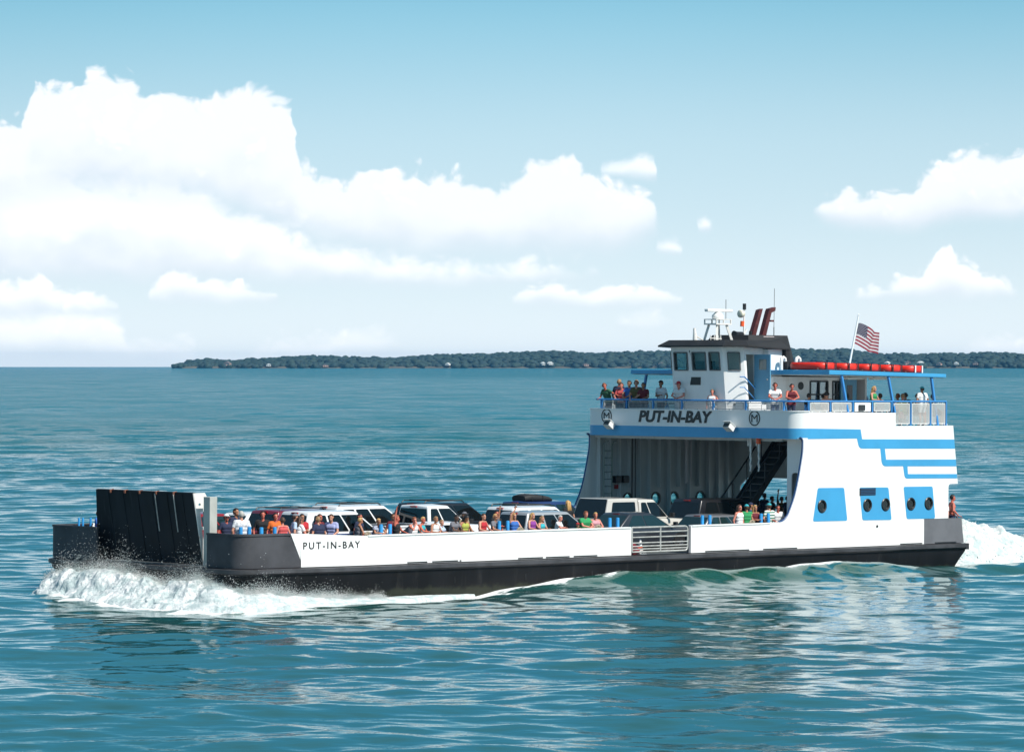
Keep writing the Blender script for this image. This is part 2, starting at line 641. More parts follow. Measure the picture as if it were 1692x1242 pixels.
M_RUSTW = mat('rusty_white', (0.74, 0.72, 0.68), 0.5, var=0.06, vscale=4, dirt=(0.33, 0.14, 0.05), dirt_amt=0.8)
M_RED = mat('float_red', (0.78, 0.028, 0.012), 0.45, var=0.12, vscale=3)
M_ORANGE = mat('lamp_orange', (0.75, 0.10, 0.02), 0.4)
M_ROPE = mat('rope_beige', (0.36, 0.31, 0.23), 0.85, var=0.35, vscale=18)
M_MESH = mat('wire_white', (0.66, 0.66, 0.64), 0.5)
M_MESHG = mat('wire_grey', (0.38, 0.38, 0.37), 0.5)
M_SIGNRED = mat('sign_red', (0.30, 0.02, 0.02), 0.5)
M_DKGLASS = mat('porthole_glass', (0.012, 0.016, 0.016), 0.06)
M_DOOR = mat('door_blue', (0.10, 0.28, 0.42), 0.45, var=0.06)
G_CLEAR = glass_mat('clear_glass', (0.86, 0.93, 0.92), 0.25)
G_SEA = glass_mat('green_glass', (0.55, 0.80, 0.78), 0.2)

F = empty('ferry')
F.matrix_world = SHIP
F.location = SHIP.to_translation()
F.rotation_euler = SHIP.to_euler()
tag(F, 'white car ferry with black hull, blue stripes and wheelhouse, loaded with cars', 'ferry')

S_PORT = Matrix(((1, 0, 0, 0), (0, 0, -1, -5.65), (0, 1, 0, 0), (0, 0, 0, 1)))       # (a,b,out) -> (x=a, y, z=b)
S_STBD = Matrix(((1, 0, 0, 0), (0, 0, -1, 5.65), (0, 1, 0, 0), (0, 0, 0, 1)))


def on_port(d):
    m = S_PORT.copy()
    m[1][3] = -5.70 - d
    return m


# hull
def ring(z, off, xb, xs):
    base = outline(off)
    return [(xs - (33.45 - x) * (xs - xb) / (33.45 + 2.1), y, z) for x, y in base]


b = MB()
b.loft([ring(-0.03, 0, -2.1, 33.45), ring(-0.30, 0.03, -2.1, 33.5), ring(-0.7, 0.0, -1.75, 33.1), ring(-1.1, -0.06, -1.1, 32.8), ring(-1.6, -0.25, 0.2, 32.0), ring(-2.4, -0.6, 2.5, 30.5)])
b.build('hull', M_HULL, F, smooth=35)
# weed and lime stain along the waterline
nt = M_HULL.node_tree
q = NB(nt)
pb = nt.nodes['Principled BSDF']
src = pb.inputs['Base Color'].links[0].from_socket
tc = q.n('ShaderNodeTexCoord').outputs['Object']
sp_ = q.n('ShaderNodeSeparateXYZ')
nt.links.new(tc, sp_.inputs[0])
wz = q.m('ADD', sp_.outputs[2], q.m('MULTIPLY', q.noise(tc, 1.6, 6, 0.65), 0.7))
nt.links.new(q.mix(q.m('MULTIPLY', q.smooth(wz, -0.42, -0.62), 0.75), src, (0.030, 0.034, 0.022)), pb.inputs['Base Color'])
# rub rail
b = MB()
base0, base1 = outline(-0.02), outline(0.15)
rr = []
for (x0, y0), (x1, y1) in zip(base0, base1):
    rr.append([(x0, y0, -0.02), (x1, y1, -0.05), (x1, y1, -0.17), (x0, y0, -0.26)])
b.loft(rr)
b.box(33.45, 33.62, -5.82, 5.82, -0.26, -0.022)
b.build('rub_rail', M_RUB, F, smooth=40)
b = MB()
dk = [(x, y, -0.004) for x, y in outline(-0.05)]
b.add(dk + [(x, y, -0.05) for x, y, z in dk], [tuple(range(len(dk)))] + [tuple(range(2 * len(dk) - 1, len(dk) - 1, -1))])
b.build('car_deck', M_DECK, F)


def bulwark(name, pts, m, inward, slant=None):
    """pts: plan points with height; a low wall 8 cm thick with a flat cap"""
    bb = MB()
    rings = []
    for i, (x, y, h) in enumerate(pts):
        a, c = pts[max(i - 1, 0)], pts[min(i + 1, len(pts) - 1)]
        d = Vector((c[0] - a[0], c[1] - a[1])).normalized()
        n = Vector((-d.y, d.x)) * inward
        xo = slant if (i == 0 and slant) else 0
        q = [(x + xo, y, 0.0), (x, y, h - 0.07), (x - n.x * 0.03, y - n.y * 0.03, h - 0.07), (x - n.x * 0.03, y - n.y * 0.03, h),
             (x + n.x * 0.13, y + n.y * 0.13, h), (x + n.x * 0.13, y + n.y * 0.13, h - 0.05), (x + n.x * 0.08, y + n.y * 0.08, h - 0.05), (x + n.x * 0.08 + xo, y + n.y * 0.08, 0.0)]
        rings.append(q)
    bb.loft(rings)
    return bb.build(name, m, F, smooth=40)


def hgt(x):
    return 0.97 if x > 3 else 0.97 + 0.15 * min(1, (3 - x) / 3.2)


bowp = [(x, y) for x, y in outline(0) if x < -0.1 and y < 0]
path = [(-0.13, -hull_half(0.1), hgt(-0.1))] + [(x, y, hgt(x)) for x, y in bowp] + [(-2.1, -4.0, 1.12), (-2.1, -3.55, 1.12)]
bulwark('bow_bulwark', path, M_BOW, -1, slant=0.55)
path2 = [(x, -y, h) for x, y, h in path] + [(-2.1, 2.45, 1.12)]
bulwark('bow_bulwark', path2, M_BOW, 1, slant=0.55)
for sgn in (1, -1):
    pw = [(x, sgn * -hull_half(x), hgt(x)) for x in (3.0, 2.6, 2.2, 1.8, 1.4, 1.0, 0.6, 0.3)] + [(-0.128, sgn * -(hull_half(0.1) + 0.0), hgt(-0.1))]
    bb = MB()
    rings = []
    for i, (x, y, h) in enumerate(pw):
        xo = 0.55 if i == len(pw) - 1 else 0
        s = 1 if y < 0 else -1
        rings.append([(x + xo, y, 0.0), (x, y, h), (x, y + s * 0.1, h), (x + xo, y + s * 0.1, 0.0)])
    bb.loft(rings)
    bb.build('bulwark', M_WHITE, F)

# side plating, port
bulk_a = [(3.0, 0), (15.33, 0), (15.33, 0.97), (3.0, 0.97)]
open_edge = [(18.35, 0.99), (22.5, 0.99)] + fillet([(22.5, 0.99), (23.35, 1.02), (23.85, 1.95), (24.08, 2.75), (24.27, 3.6), (24.27, 4.09), (23.95, 4.09)], [0, 0.85, 0.6, 0.5, 0.5, 0.32, 0], 6)[1:-1]
side_b = [(18.35, 0), (31.1, 0), (31.1, 0.962), (32.52, 0.962)] + fillet([(32.52, 0.962), (32.52, 2.28), (33.07, 2.28)], [0, 0.15, 0])[1:-1] + \
    [(33.07, 2.28), (32.78, 4.52), (29.43, 4.52), (29.43, 5.02), (24.6, 5.06), (24.6, 4.09)] + open_edge[::-1]
POX = [25.31, 27.84, 28.87, 30.33, 31.35]
PR = 0.19
holes = [circle(x, 1.55, PR) for x in POX]
plate('bulwark', [bulk_a], 0.10, S_PORT, M_WHITE, F)
plate('side_wall', [side_b] + holes, 0.10, S_PORT, M_WHITE, F)
plate('bulwark', [[(3.0, 0), (18.35, 0), (18.35, 0.97), (3.0, 0.97)]], 0.10, S_STBD, M_INNER, F)
STX = [26.33, 27.90, 28.93, 30.45]
plate('side_wall', [side_b] + [circle(x, 1.50, 0.22) for x in STX], 0.10, S_STBD, M_INNER, F)
# dark blue lip round the opening
for yy in (-5.655, 5.655):
    b = MB()
    pts_ = [(x, yy, z) for x, z in open_edge[2:]]
    b.tube([(x + 0.02, y, z) for x, y, z in pts_], 0.048, n=8)
    b.build('opening_lip', mat('lip_blue', (0.012, 0.05, 0.16), 0.4), F, smooth=60)
# cap along the bulwark
for x0, x1 in ((3.0, 15.3), (18.4, 22.5)):
    b = MB()
    b.box(x0, x1, -5.73, -5.52, 0.955, 0.997)
    b.build('cap_rail', M_WHITE, F)
b = MB()
b.box(3.0, 24.0, 5.52, 5.73, 0.955, 0.992)
b.build('cap_rail', M_WHITE, F)
# grey stern quarter
plate('stern_bulwark', [[(31.1, 0.0), (33.45, 0.0), (33.30, 0.958), (31.1, 0.958)]], 0.092, S_PORT, M_GREYP, F)
plate('stern_bulwark', [[(32.6, 0.0), (33.45, 0.0), (33.30, 0.958), (32.6, 0.958)]], 0.092, S_STBD, M_GREYP, F)
# blue trim on the side
band = [(24.601, 4.443), (27.44, 4.40), (27.53, 4.03), (32.84, 3.99), (32.885, 3.635), (28.82, 3.665), (28.89, 3.25), (32.94, 3.22), (32.975, 2.955), (30.12, 2.985), (30.15, 2.69), (33.01, 2.655), (33.03, 2.49)] + \
    fillet([(30.5, 2.515), (29.97, 2.52), (29.87, 2.99)], [0, 0.14, 0])[1:-1] + [(29.87, 2.99)] + fillet([(29.4, 2.995), (28.66, 3.0), (28.56, 3.67)], [0, 0.22, 0])[1:-1] + [(28.56, 3.67)] + \
    fillet([(28.0, 3.675), (27.36, 3.68), (27.24, 4.06)], [0, 0.25, 0])[1:-1] + [(27.24, 4.06), (24.601, 4.055)]
plate('blue_stripe', [band], 0.008, on_port(0.004), M_BLUE, F)
PAN = [[(25.08, 2.235), (26.53, 2.225), (26.72, 0.985), (24.82, 0.995)], [(27.39, 2.22), (29.03, 2.20), (29.22, 0.965), (27.57, 0.985)], [(29.90, 2.21), (31.58, 2.2), (31.74, 0.968), (30.09, 0.98)]]
PAN_IDX = [[0], [1, 2], [3, 4]]
for p, idx in zip(PAN, PAN_IDX):
    plate('blue_panel', [fillet(p, 0.09)] + [circle(POX[i], 1.55, PR) for i in idx], 0.01, on_port(0.005), M_BLUE, F)
for x in POX:
    b = MB()
    mm = Matrix.Translation((x, -5.70, 1.55)) @ Matrix.Rotation(R_(90), 4, 'X')
    prof = [(PR - 0.015, -0.02), (PR + 0.055, -0.02), (PR + 0.055, 0.03), (PR + 0.03, 0.05), (PR - 0.015, 0.03)]
    vs, fs, n = [], [], 24
    for r, z in prof:
        for k in range(n):
            vs.append(mm @ Vector((r * math.cos(2 * math.pi * k / n), r * math.sin(2 * math.pi * k / n), z)))
    L = len(prof)
    for i in range(L):
        for k in range(n):
            fs.append((i * n + k, i * n + (k + 1) % n, ((i + 1) % L) * n + (k + 1) % n, ((i + 1) % L) * n + k))
    b.add(vs, fs)
    po = b.build('porthole', M_BLACK, F, smooth=40)
    b = MB()
    b.cyl((x, -5.69, 1.55), (x, -5.66, 1.55), PR - 0.005, n=24)
    b.build('pane', M_DKGLASS, po)
for x in STX:
    b = MB()
    mm = Matrix.Translation((x, 5.60, 1.50)) @ Matrix.Rotation(R_(90), 4, 'X')
    vs, fs, n = [], [], 24
    prof = [(0.21, -0.02), (0.27, -0.02), (0.27, 0.04), (0.21, 0.04)]
    for r, z in prof:
        for k in range(n):
            vs.append(mm @ Vector((r * math.cos(2 * math.pi * k / n), r * math.sin(2 * math.pi * k / n), z)))
    for i in range(4):
        for k in range(n):
            fs.append((i * n + k, i * n + (k + 1) % n, ((i + 1) % 4) * n + (k + 1) % n, ((i + 1) % 4) * n + k))
    b.add(vs, fs)
    po = b.build('porthole', M_BLACK, F, smooth=40)
    b = MB()
    b.cyl((x, 5.64, 1.50), (x, 5.66, 1.50), 0.215, n=24)
    b.build('pane', G_SEA, po)
# louvre on the middle panel
b = MB()
b.box(27.4, 28.29, -5.725, -5.712, 1.92, 2.19)
b.build('vent_grille', M_DARK, F)
b = MB()
for k in range(4):
    b.box(27.42, 28.27, -5.745, -5.728, 1.95 + k * 0.06, 1.98 + k * 0.06)
b.build('louvre', mat('louvre_blue', (0.014, 0.06, 0.15), 0.45), F)
b = MB()
b.cyl((28.4, -5.68, 0.74), (28.4, -5.72, 0.74), 0.05)
b.build('scupper', M_BLACK, F)
# freeing ports: long dark slots at the foot of the bulwark
for x0, x1 in ((4.75, 5.65), (5.87, 7.05), (7.12, 7.2), (9.84, 11.02), (11.16, 12.3), (12.5, 13.65), (19.09, 21.4), (22.14, 23.97), (29.72, 31.0), (31.75, 33.0)):
    b = MB()
    b.box(x0, x1, -5.707, -5.69, 0.012, 0.055)
    b.build('freeing_port', M_BLACK, F)
# scuff marks and plate seams on the black side
for x in (6.9, 10.2, 13.4, 17.0, 20.6, 24.1, 27.8):
    b = MB()
    b.box(x - 0.012, x + 0.012, -5.715, -5.66, -0.72, -0.27)
    b.build('plate_seam', M_BLACK, F)

# house front: curved fascia, blue band, letters
arc = lambda y, off: [(24.6 - (0.6 + off) * math.sin(t), -(5.1 + (0.6 + off) * math.cos(t))) for t in [math.pi / 2 * k / 8 for k in range(9)]]
fp = arc(0, 0.0)
fpath = fp + [(24.0, y) for y in (-3.0, -1.0, 1.0, 3.0)] + [(x, -y) for x, y in reversed(fp)]
b = MB()
b.wallpath(fpath, 4.06, 5.075, -0.10)
b.build('front_fascia', M_WHITE, F, smooth=30)
fp2 = arc(0, 0.008)
fpath2 = fp2 + [(23.992, y) for y in (-3.0, -1.0, 1.0, 3.0)] + [(x, -y) for x, y in reversed(fp2)]
b = MB()
b.wallpath(fpath2, 4.052, 4.442, -0.007)
b.build('blue_band', M_BLUE, F, smooth=30)
b = MB()
b.wallpath(arc(0, 0.03) + [(23.97, y) for y in (-3.0, -1.0, 1.0, 3.0)] + [(x, -y) for x, y in reversed(arc(0, 0.03))], 5.06, 5.10, -0.16)
b.build('fascia_cap', M_WHITE, F, smooth=30)
FR = Matrix(((0, 0, -1, 23.988), (-1, 0, 0, 0), (0, 1, 0, 0), (0, 0, 0, 1)))      # (a,b,out) on the front


def front(y, z):
    m = FR.copy()
    m[1][3], m[2][3] = y, z
    return m


nl = text('name_letters', 'PUT-IN-BAY', front(2.66, 4.605), M_BLACK, F, 0.60, shear=0.2, space=1.0, bold=0.012, depth=0.008, width=3.92)
bm = bmesh.new()
bm.from_mesh(nl.data)
for dy, dz, dx in ((-0.026, 0.0, -0.0025), (-0.013, 0.016, -0.005)):      # heavier strokes
    dup_ = bmesh.ops.duplicate(bm, geom=[f for f in bm.faces if f.index >= 0][:len(nl.data.polygons)])
    for v_ in [e for e in dup_['geom'] if isinstance(e, bmesh.types.BMVert)]:
        v_.co += Vector((dx, dy, dz))
    bm.faces.ensure_lookup_table()
bm.to_mesh(nl.data)
bm.free()
for y in (4.42, -3.48):
    o = plate('emblem', [circle(0, 0, 0.285, 32), circle(0, 0, 0.245, 32)], 0.012, front(y, 4.80), M_BLACK, F)
    text('letter', 'M', front(y + 0.16, 4.655), M_BLACK, o, 0.42, shear=0.0, bold=0.0, width=0.32)
SID = Matrix(((1, 0, 0, 0), (0, 0, -1, -5.706), (0, 1, 0, 0), (0, 0, 0, 1)))
SID[0][3], SID[2][3] = 0.42, 0.585
mrot = Matrix.Translation((0.38, 0, 0.59)) @ Matrix(((1, 0, 0, 0), (0, 0, -1, 0), (0, 1, 0, 0), (0, 0, 0, 1)))
tx = text('name_letters', 'PUT-IN-BAY', mrot, M_BLACK, F, 0.32, space=1.35, bold=0.004, depth=0.006, width=2.28)
for v_ in tx.data.vertices:
    v_.co.y += -hull_half(v_.co.x) - 0.004
for y, z in ((4.0, 4.47), (-2.42, 4.47)):
    b = MB()
    b.box(23.80, 23.99, y - 0.035, y + 0.035, z - 0.04, z + 0.02)
    mm = Matrix.Translation((23.72, y, z - 0.02)) @ Matrix.Rotation(R_(35), 4, 'Y')
    b.box(-0.16, 0.14, -0.17, 0.17, -0.10, 0.10, mm)
    b.box(-0.24, 0.16, -0.19, 0.19, 0.104, 0.125, mm)
    lamp = b.build('floodlight', M_WOODRAIL, F)
    b = MB()
    b.box(-0.175, -0.163, -0.14, 0.14, -0.08, 0.08, mm)
    b.build('lens', M_DKGLASS, lamp)

# inside of the car space
b = MB()
sl = [(24.12, -5.0), (24.3, -5.35), (24.62, -5.59), (32.75, -5.59), (32.75, 5.59), (24.62, 5.59), (24.3, 5.35), (24.12, 5.0)]
b.loft([[(x, y, 4.10) for x, y in sl], [(x, y, 4.49) for x, y in sl]])
b.build('upper_deck', M_WHITE, F)
b = MB()
for k in range(11):
    b.box(24.5 + k * 0.78, 24.58 + k * 0.78, -4.4, 5.58, 3.94, 4.098)
b.build('deck_beams', M_INNER, F)
b = MB()
for k in range(14):
    x = 24.62 + k * 0.56
    if any(abs(x - s) < 0.30 for s in STX):
        b.box(x, x + 0.06, 5.42, 5.597, 1.95, 4.09)
    else:
        b.box(x, x + 0.06, 5.42, 5.597, 0.0, 4.09)
b.build('wall_frames', M_INNER, F)
b = MB()
b.box(24.75, 32.4, -4.56, -4.50, 0.0, 4.09)
b.build('casing_wall', M_INNER, F)
door = fillet([(-5.43, 0.0), (-5.43, 2.78), (-4.73, 2.78), (-4.73, 0.0)], [0, 0.02, 0.16, 0])
M_X = Matrix(((0, 0, -1, 24.72), (1, 0, 0, 0), (0, 1, 0, 0), (0, 0, 0, 1)))
plate('casing_front', [[(-5.595, 0), (-5.43, 0)] + door[1:-1] + [(-4.73, 0), (-4.5, 0), (-4.5, 4.09), (-5.595, 4.09)]], 0.05, M_X, M_WHITE, F)
b = MB()
b.box(24.15, 24.70, -5.6, -4.45, 4.02, 4.09)
b.build('overhead_plate', M_WHITE, F)
# ladder
b = MB()
for x in (24.78, 25.22):
    b.tube([(x, 5.36, 0.0), (x, 5.36, 3.6), (x + 0.02, 5.30, 3.78), (x + 0.06, 5.18, 3.82)], 0.025)
for k in range(12):
    b.cyl((24.78, 5.36, 0.35 + k * 0.28), (25.22, 5.36, 0.35 + k * 0.28), 0.018, n=6)
b.build('ladder', mat('ladder_green', (0.16, 0.22, 0.20), 0.5), F)
for x in (25.42, 25.86):
    b = MB()
    b.box(x, x + 0.30, 5.34, 5.58, 2.16, 2.44)
    b.build('junction_box', M_BLACK, F, bevel=0.02)
b = MB()
b.box(25.56, 25.84, 5.52, 5.57, 1.92, 2.08)
b.build('warning_sign', M_SIGNRED, F)
b = MB()
b.cyl((29.35, 5.30, 2.1), (29.35, 5.30, 3.95), 0.07)
b.cyl((29.6, 5.30, 2.3), (29.6, 5.30, 3.95), 0.035)
b.build('drain_pipe', mat('pipe_pale', (0.55, 0.55, 0.56), 0.5), F)
b = MB()
b.tube([(26.3, 5.32, 0.3), (26.3, 5.32, 3.9)], 0.03)
b.tube([(26.48, 5.32, 0.3), (26.48, 5.32, 3.9)], 0.02)
b.build('cable_conduit', M_DARK, F)
# stairs up to the passenger deck
b = MB()
x0, x1 = 24.2, 28.3
for y in (-1.55, -0.65):
    b.bar((x0 + 0.4, y, 0.05), (x1, y, 4.0), 0.05, 0.26)
st = b.build('stairs', M_DARK, F)
b = MB()
for k in range(15):
    t = (k + 1) / 16
    b.box(x0 + 0.45 + (x1 - x0 - 0.4) * t - 0.13, x0 + 0.45 + (x1 - x0 - 0.4) * t + 0.13, -1.52, -0.68, 4.0 * t - 0.02, 4.0 * t + 0.02)
b.bar((x0 + 0.45, -1.1, -0.05), (x1, -1.1, 3.86), 0.86, 0.05)
b.build('treads', M_DARK, st)
b = MB()
for y in (-1.58, -0.62):
    b.bar((x0 + 0.3, y, 1.0), (x1 - 0.9, y, 4.0), 0.045)
    for k in range(4):
        t = (k + 0.5) / 4.6
        xx = x0 + 0.4 + (x1 - x0 - 0.4) * t
        b.bar((xx, y, 4.0 * t), (xx, y, min(4.0, 4.0 * t + 0.98)), 0.035)
b.build('handrail', M_DARK, st)
# a pale locker box under the stairs and the stern wall with its arch
b = MB()
b.box(29.2, 30.4, -2.6, -0.9, 2.3, 3.9)
b.build('ceiling_trunk', M_INNER, F)
M_ST = Matrix(((0, 0, 1, 32.45), (1, 0, 0, 0), (0, 1, 0, 0), (0, 0, 0, 1)))
plate('stern_wall', [[(-5.59, 0), (-4.6, 0)] + fillet([(-4.6, 0), (-4.6, 2.3), (4.85, 2.3), (5.28, 1.95), (5.28, 0)], [0, 0.3, 0.1, 0.1, 0])[1:-1] + [(5.28, 0), (5.59, 0), (5.59, 4.09), (-5.59, 4.09)]], 0.06, M_ST, M_INNER, F)
for y0, y1 in ((-5.6, -4.5), (4.5, 5.6)):
    b = MB()
    b.box(33.28, 33.36, y0, y1, 0.0, 0.94)
    b.build('stern_bulwark', M_GREYP, F)
b = MB()
for z in (0.35, 0.65, 0.92):
    b.cyl((33.32, -4.5, z), (33.32, 4.5, z), 0.02, n=6)
b.build('stern_chain', M_STEEL, F)
# hanging tackle at the front of the car space
for x, y, orange in ((24.35, -2.95, False), (24.45, -3.28, True)):
    b = MB()
    b.cyl((x, y, 3.55), (x, y, 4.06), 0.045)
    b.cyl((x, y + 0.12, 3.75), (x, y + 0.12, 4.06), 0.035)
    tk = b.build('hanging_tackle', M_RUSTW, F)
    b = MB()
    zz = 3.55
    for k in range(5):
        b.cyl((x + 0.02 * (-1) ** k, y, zz), (x - 0.02 * (-1) ** k, y, zz - 0.15), 0.03 + 0.012 * (k % 2), n=7)
        zz -= 0.15
    b.build('chain', M_RUSTW, tk)
    if orange:
        b = MB()
        b.cyl((x - 0.02, y, 3.84), (x - 0.02, y, 4.05), 0.09)
        b.build('float', M_ORANGE, tk)

# gate in the port bulwark
b = MB()
fr = fillet([(15.40, 0.10), (18.22, 0.10), (18.22, 0.97), (15.40, 0.97)], [0.02, 0.16, 0.16, 0.02], 5)
b.tube([(x, -5.66, z) for x, z in fr] + [(fr[0][0], -5.66, fr[0][1])], 0.034, n=8)
gate = b.build('gate', M_STEEL, F, smooth=60)
b = MB()
for z in (0.20, 0.30, 0.42, 0.62, 0.80):
    b.cyl((15.40, -5.66, z), (18.22, -5.66, z), 0.026, n=8)
b.cyl((16.83, -5.66, 0.10), (16.83, -5.66, 0.97), 0.034, n=8)
b.build('gate_bars', M_STEEL, gate, smooth=60)
b = MB()
b.box(18.24, 18.345, -5.7, -5.6, 0.0, 0.97)
b.build('gate_post', M_GREYP, F)

# bow ramp, raised
b = MB()
tilt = Matrix.Translation((-1.47, 0, 0.02)) @ Matrix.Rotation(R_(-10.5), 4, 'Y')
b.loft([[tuple(tilt @ Vector(p)) for p in ((-0.05, -2.62, 0), (0.05, -2.62, 0), (0.05, 3.12, 0), (-0.05, 3.12, 0))], [tuple(tilt @ Vector(p)) for p in ((-0.05, -2.62, 2.42), (0.05, -2.62, 2.42), (0.05, 2.68, 2.42), (-0.05, 2.68, 2.42))]])
ramp = b.build('bow_ramp', M_RAMP, F)
for y in (-2.02, -1.2, -0.4, 0.4, 1.2, 2.02):
    b = MB()
    b.box(-0.066, -0.052, y - 0.025, y + 0.025, 0.05, 2.40, tilt)
    b.build('ramp_rib', M_RAMP, ramp)
for y in (1.85, 1.05, 0.25, -0.65, -1.6):
    b = MB()
    b.box(-0.10, 0.06, y - 0.035, y + 0.035, 2.33, 2.435, tilt)
    b.build('ramp_lug', mat('rust_brown', (0.20, 0.07, 0.04), 0.7), ramp)
for y in (-0.62, -1.62):
    b = MB()
    b.cyl(tilt @ Vector((-0.12, y, 1.1)), tilt @ Vector((-0.1, y, 2.36)), 0.018, n=6)
    b.build('ramp_rod', M_STEEL, ramp)
b = MB()
b.lathe([(0.001, -0.11), (0.08, -0.08), (0.11, 0), (0.08, 0.08), (0.001, 0.11)], tilt @ Matrix.Translation((0.42, -2.55, 1.80)), 12)
b.build('red_float', M_RED, ramp, smooth=60)
b = MB()
q = [(0.10, 0.0), (0.30, 0.02), (0.30, 1.3), (0.52, 2.34), (0.06, 2.42), (-0.02, 1.2)]
qq = [(-0.06, -0.02), (0.24, 0.0), (0.32, 1.2), (0.46, 2.2), (0.40, 2.34), (-0.06, 2.42)]
M_RS = tilt @ Matrix(((1, 0, 0, 0), (0, 0, -1, -2.65), (0, 1, 0, 0), (0, 0, 0, 1)))
cuts = [fillet([(0.05, 0.14), (0.13, 0.14), (0.14, 0.30), (0.06, 0.30)], 0.02), [(0.06, 0.5), (0.15, 0.5), (0.19, 1.15), (0.08, 1.15)], [(0.08, 1.25), (0.20, 1.25), (0.25, 1.75), (0.10, 1.75)], circle(0.12, 2.0, 0.05)]
plate('ramp_side', [qq] + cuts, 0.05, M_RS, M_RUSTW, ramp)
plate('ramp_side', [[(-0.04, 0.0), (0.2, 0.0), (0.28, 1.2), (0.40, 2.2), (0.36, 2.34), (-0.04, 2.40)]], 0.05, tilt @ Matrix(((1, 0, 0, 0), (0, 0, -1, 2.62), (0, 1, 0, 0), (0, 0, 0, 1))), M_RAMP, ramp)
for y in (-3.2, 2.2):
    b = MB()
    b.box(-1.84 if y < 0 else -1.0, -1.53 if y < 0 else -0.7, y - 0.17, y + 0.17, 0.0, 2.28)
    b.build('hoist_post', mat('post_grey', (0.42, 0.43, 0.40), 0.55, var=0.12), F, bevel=0.02)
    b = MB()
    y = -3.2 if y < 0 else 3.2
    b.box(-1.34, -1.10, y - 0.12 if y > 0 else y - 0.10, y + 0.10 if y > 0 else y + 0.42, 0.0, 1.05)
    b.build('hinge_block', M_GREYP, F)
# mooring bitts in blue pairs along the rail
for y, pairs in ((-5.36, ((-3.09 + 1.6, -2.73 + 1.6), (-1.07, -0.51), (0.02, 0.02), (3.87, 4.27), (9.26, 9.66), (14.59, 14.98), (19.28, 19.67), (22.38, 22.77))), (5.0, ((-0.95, -0.78), (-0.45, -0.2)))):
    for i, (xa, xb_) in enumerate(pairs):
        b = MB()
        rr_ = 0.065 if y < 0 else 0.04
        yy = y
        if xa < -1.2 and y < 0:
            yy = -4.55
        elif xa < 0.2 and y < 0:
            yy = -5.1
        for x in {xa, xb_}:
            b.lathe([(rr_, 0.0), (rr_, 1.30), (rr_ * 0.9, 1.325), (0.001, 1.33)], Matrix.Translation((x, yy, 0)), 12)
        b.box(min(xa, xb_) - 0.15, max(xa, xb_) + 0.15, yy - 0.12, yy + 0.12, 0.0, 0.03)
        b.build('mooring_bitt', M_POST, F, smooth=40)

# ------------------------------------------------------------------ passenger deck rails
RAIL_Z = 5.45
frail = [(32.62, -5.47), (29.5, -5.47), (24.75, -5.47), (24.3, -5.3), (24.12, -4.9), (24.12, 4.9), (24.3, 5.3), (24.75, 5.47), (29.5, 5.47), (32.62, 5.47), (32.62, -5.47)]
b = MB()
b.tube([(x, y, RAIL_Z) for x, y in frail], 0.034, n=8)
b.build('top_rail', M_RAILBLUE, F, smooth=60)


def rail_post(x, y, z0, nx=0, ny=0):
    bb = MB()
    bb.bar((x, y, z0), (x + nx * 0.0, y + ny * 0.0, RAIL_Z), 0.055)
    bb.bar((x + nx * -0.16, y + ny * -0.16, z0 + 0.0), (x, y, z0 + 0.32), 0.04)
    bb.build('rail_post', M_RAILBLUE, F)


def wire_panel(p, q, z0, z1, m, pitch=0.05, w=0.013):
    """framed welded-wire infill between two plan points"""
    p, q = Vector((*p, 0)), Vector((*q, 0))
    d = (q - p)
    ln = d.length
    d.normalize()
    bb = MB()
    for zz in (z0, z1):
        bb.bar((p.x, p.y, zz), (q.x, q.y, zz), 0.03)
    for r in (p, q):
        bb.bar((r.x, r.y, z0), (r.x, r.y, z1), 0.03)
    n = int(ln / pitch)
    for i in range(1, n):
        r = p + d * (ln * i / n)
        bb.bar((r.x, r.y, z0), (r.x, r.y, z1), w, 0.005)
    nz = int((z1 - z0) / pitch)
    for i in range(1, nz):
        zz = z0 + (z1 - z0) * i / nz
        bb.bar((p.x, p.y, zz), (q.x, q.y, zz), 0.005, w)
    for r in (p + d * 0.12, q - d * 0.12, p + d * ln * 0.5):
        bb.bar((r.x, r.y, z0 - 0.06), (r.x, r.y, z0), 0.025)
        bb.bar((r.x, r.y, z1), (r.x, r.y, RAIL_Z), 0.02)
    bb.build('rail_panel', m, F)


ys = [4.85, 3.45, 2.0, 0.45, -1.2, -2.9, -4.85]
for y in ys:
    rail_post(24.12, y, 5.08, nx=-1)
for y0, y1 in zip(ys, ys[1:]):
    wire_panel((24.12, y0 - 0.12), (24.12, y1 + 0.12), 5.13, 5.38, M_MESHG, 0.055, 0.010)
xs_p = [24.8, 26.0, 27.25, 28.35, 29.45]
for s in (-1, 1):
    for x in xs_p:
        rail_post(x, s * 5.47, 5.03, ny=s)
    for i, (x0, x1) in enumerate(zip(xs_p, xs_p[1:])):
        if s == -1 and i == 2:
            b = MB()
            b.box(x0 + 0.1, x1 - 0.1, -5.485, -5.465, 5.07, 5.40)
            b.build('solid_panel', M_WHITE, F)
            b = MB()
            b.box(x0 + 0.30, x0 + 0.62, -5.56, -5.487, 5.10, 5.32)
            b.build('louder_box', M_DARK, F, bevel=0.02).name = 'speaker_box'
            continue
        wire_panel((x0 + 0.1, s * 5.47), (x1 - 0.1, s * 5.47), 5.09, 5.39, M_MESH, 0.042, 0.017)
    for x in (30.55, 31.7, 32.62):
        rail_post(x, s * 5.47, 4.5, ny=s)
    for x0, x1 in ((29.5, 30.55), (30.55, 31.7), (31.7, 32.62)):
        wire_panel((x0 + 0.08, s * 5.47), (x1 - 0.08, s * 5.47), 4.6, 5.36, M_MESH, 0.042, 0.015)
for y in (-3.2, -1.1, 1.1, 3.2):
    rail_post(32.62, y, 4.5, nx=1)
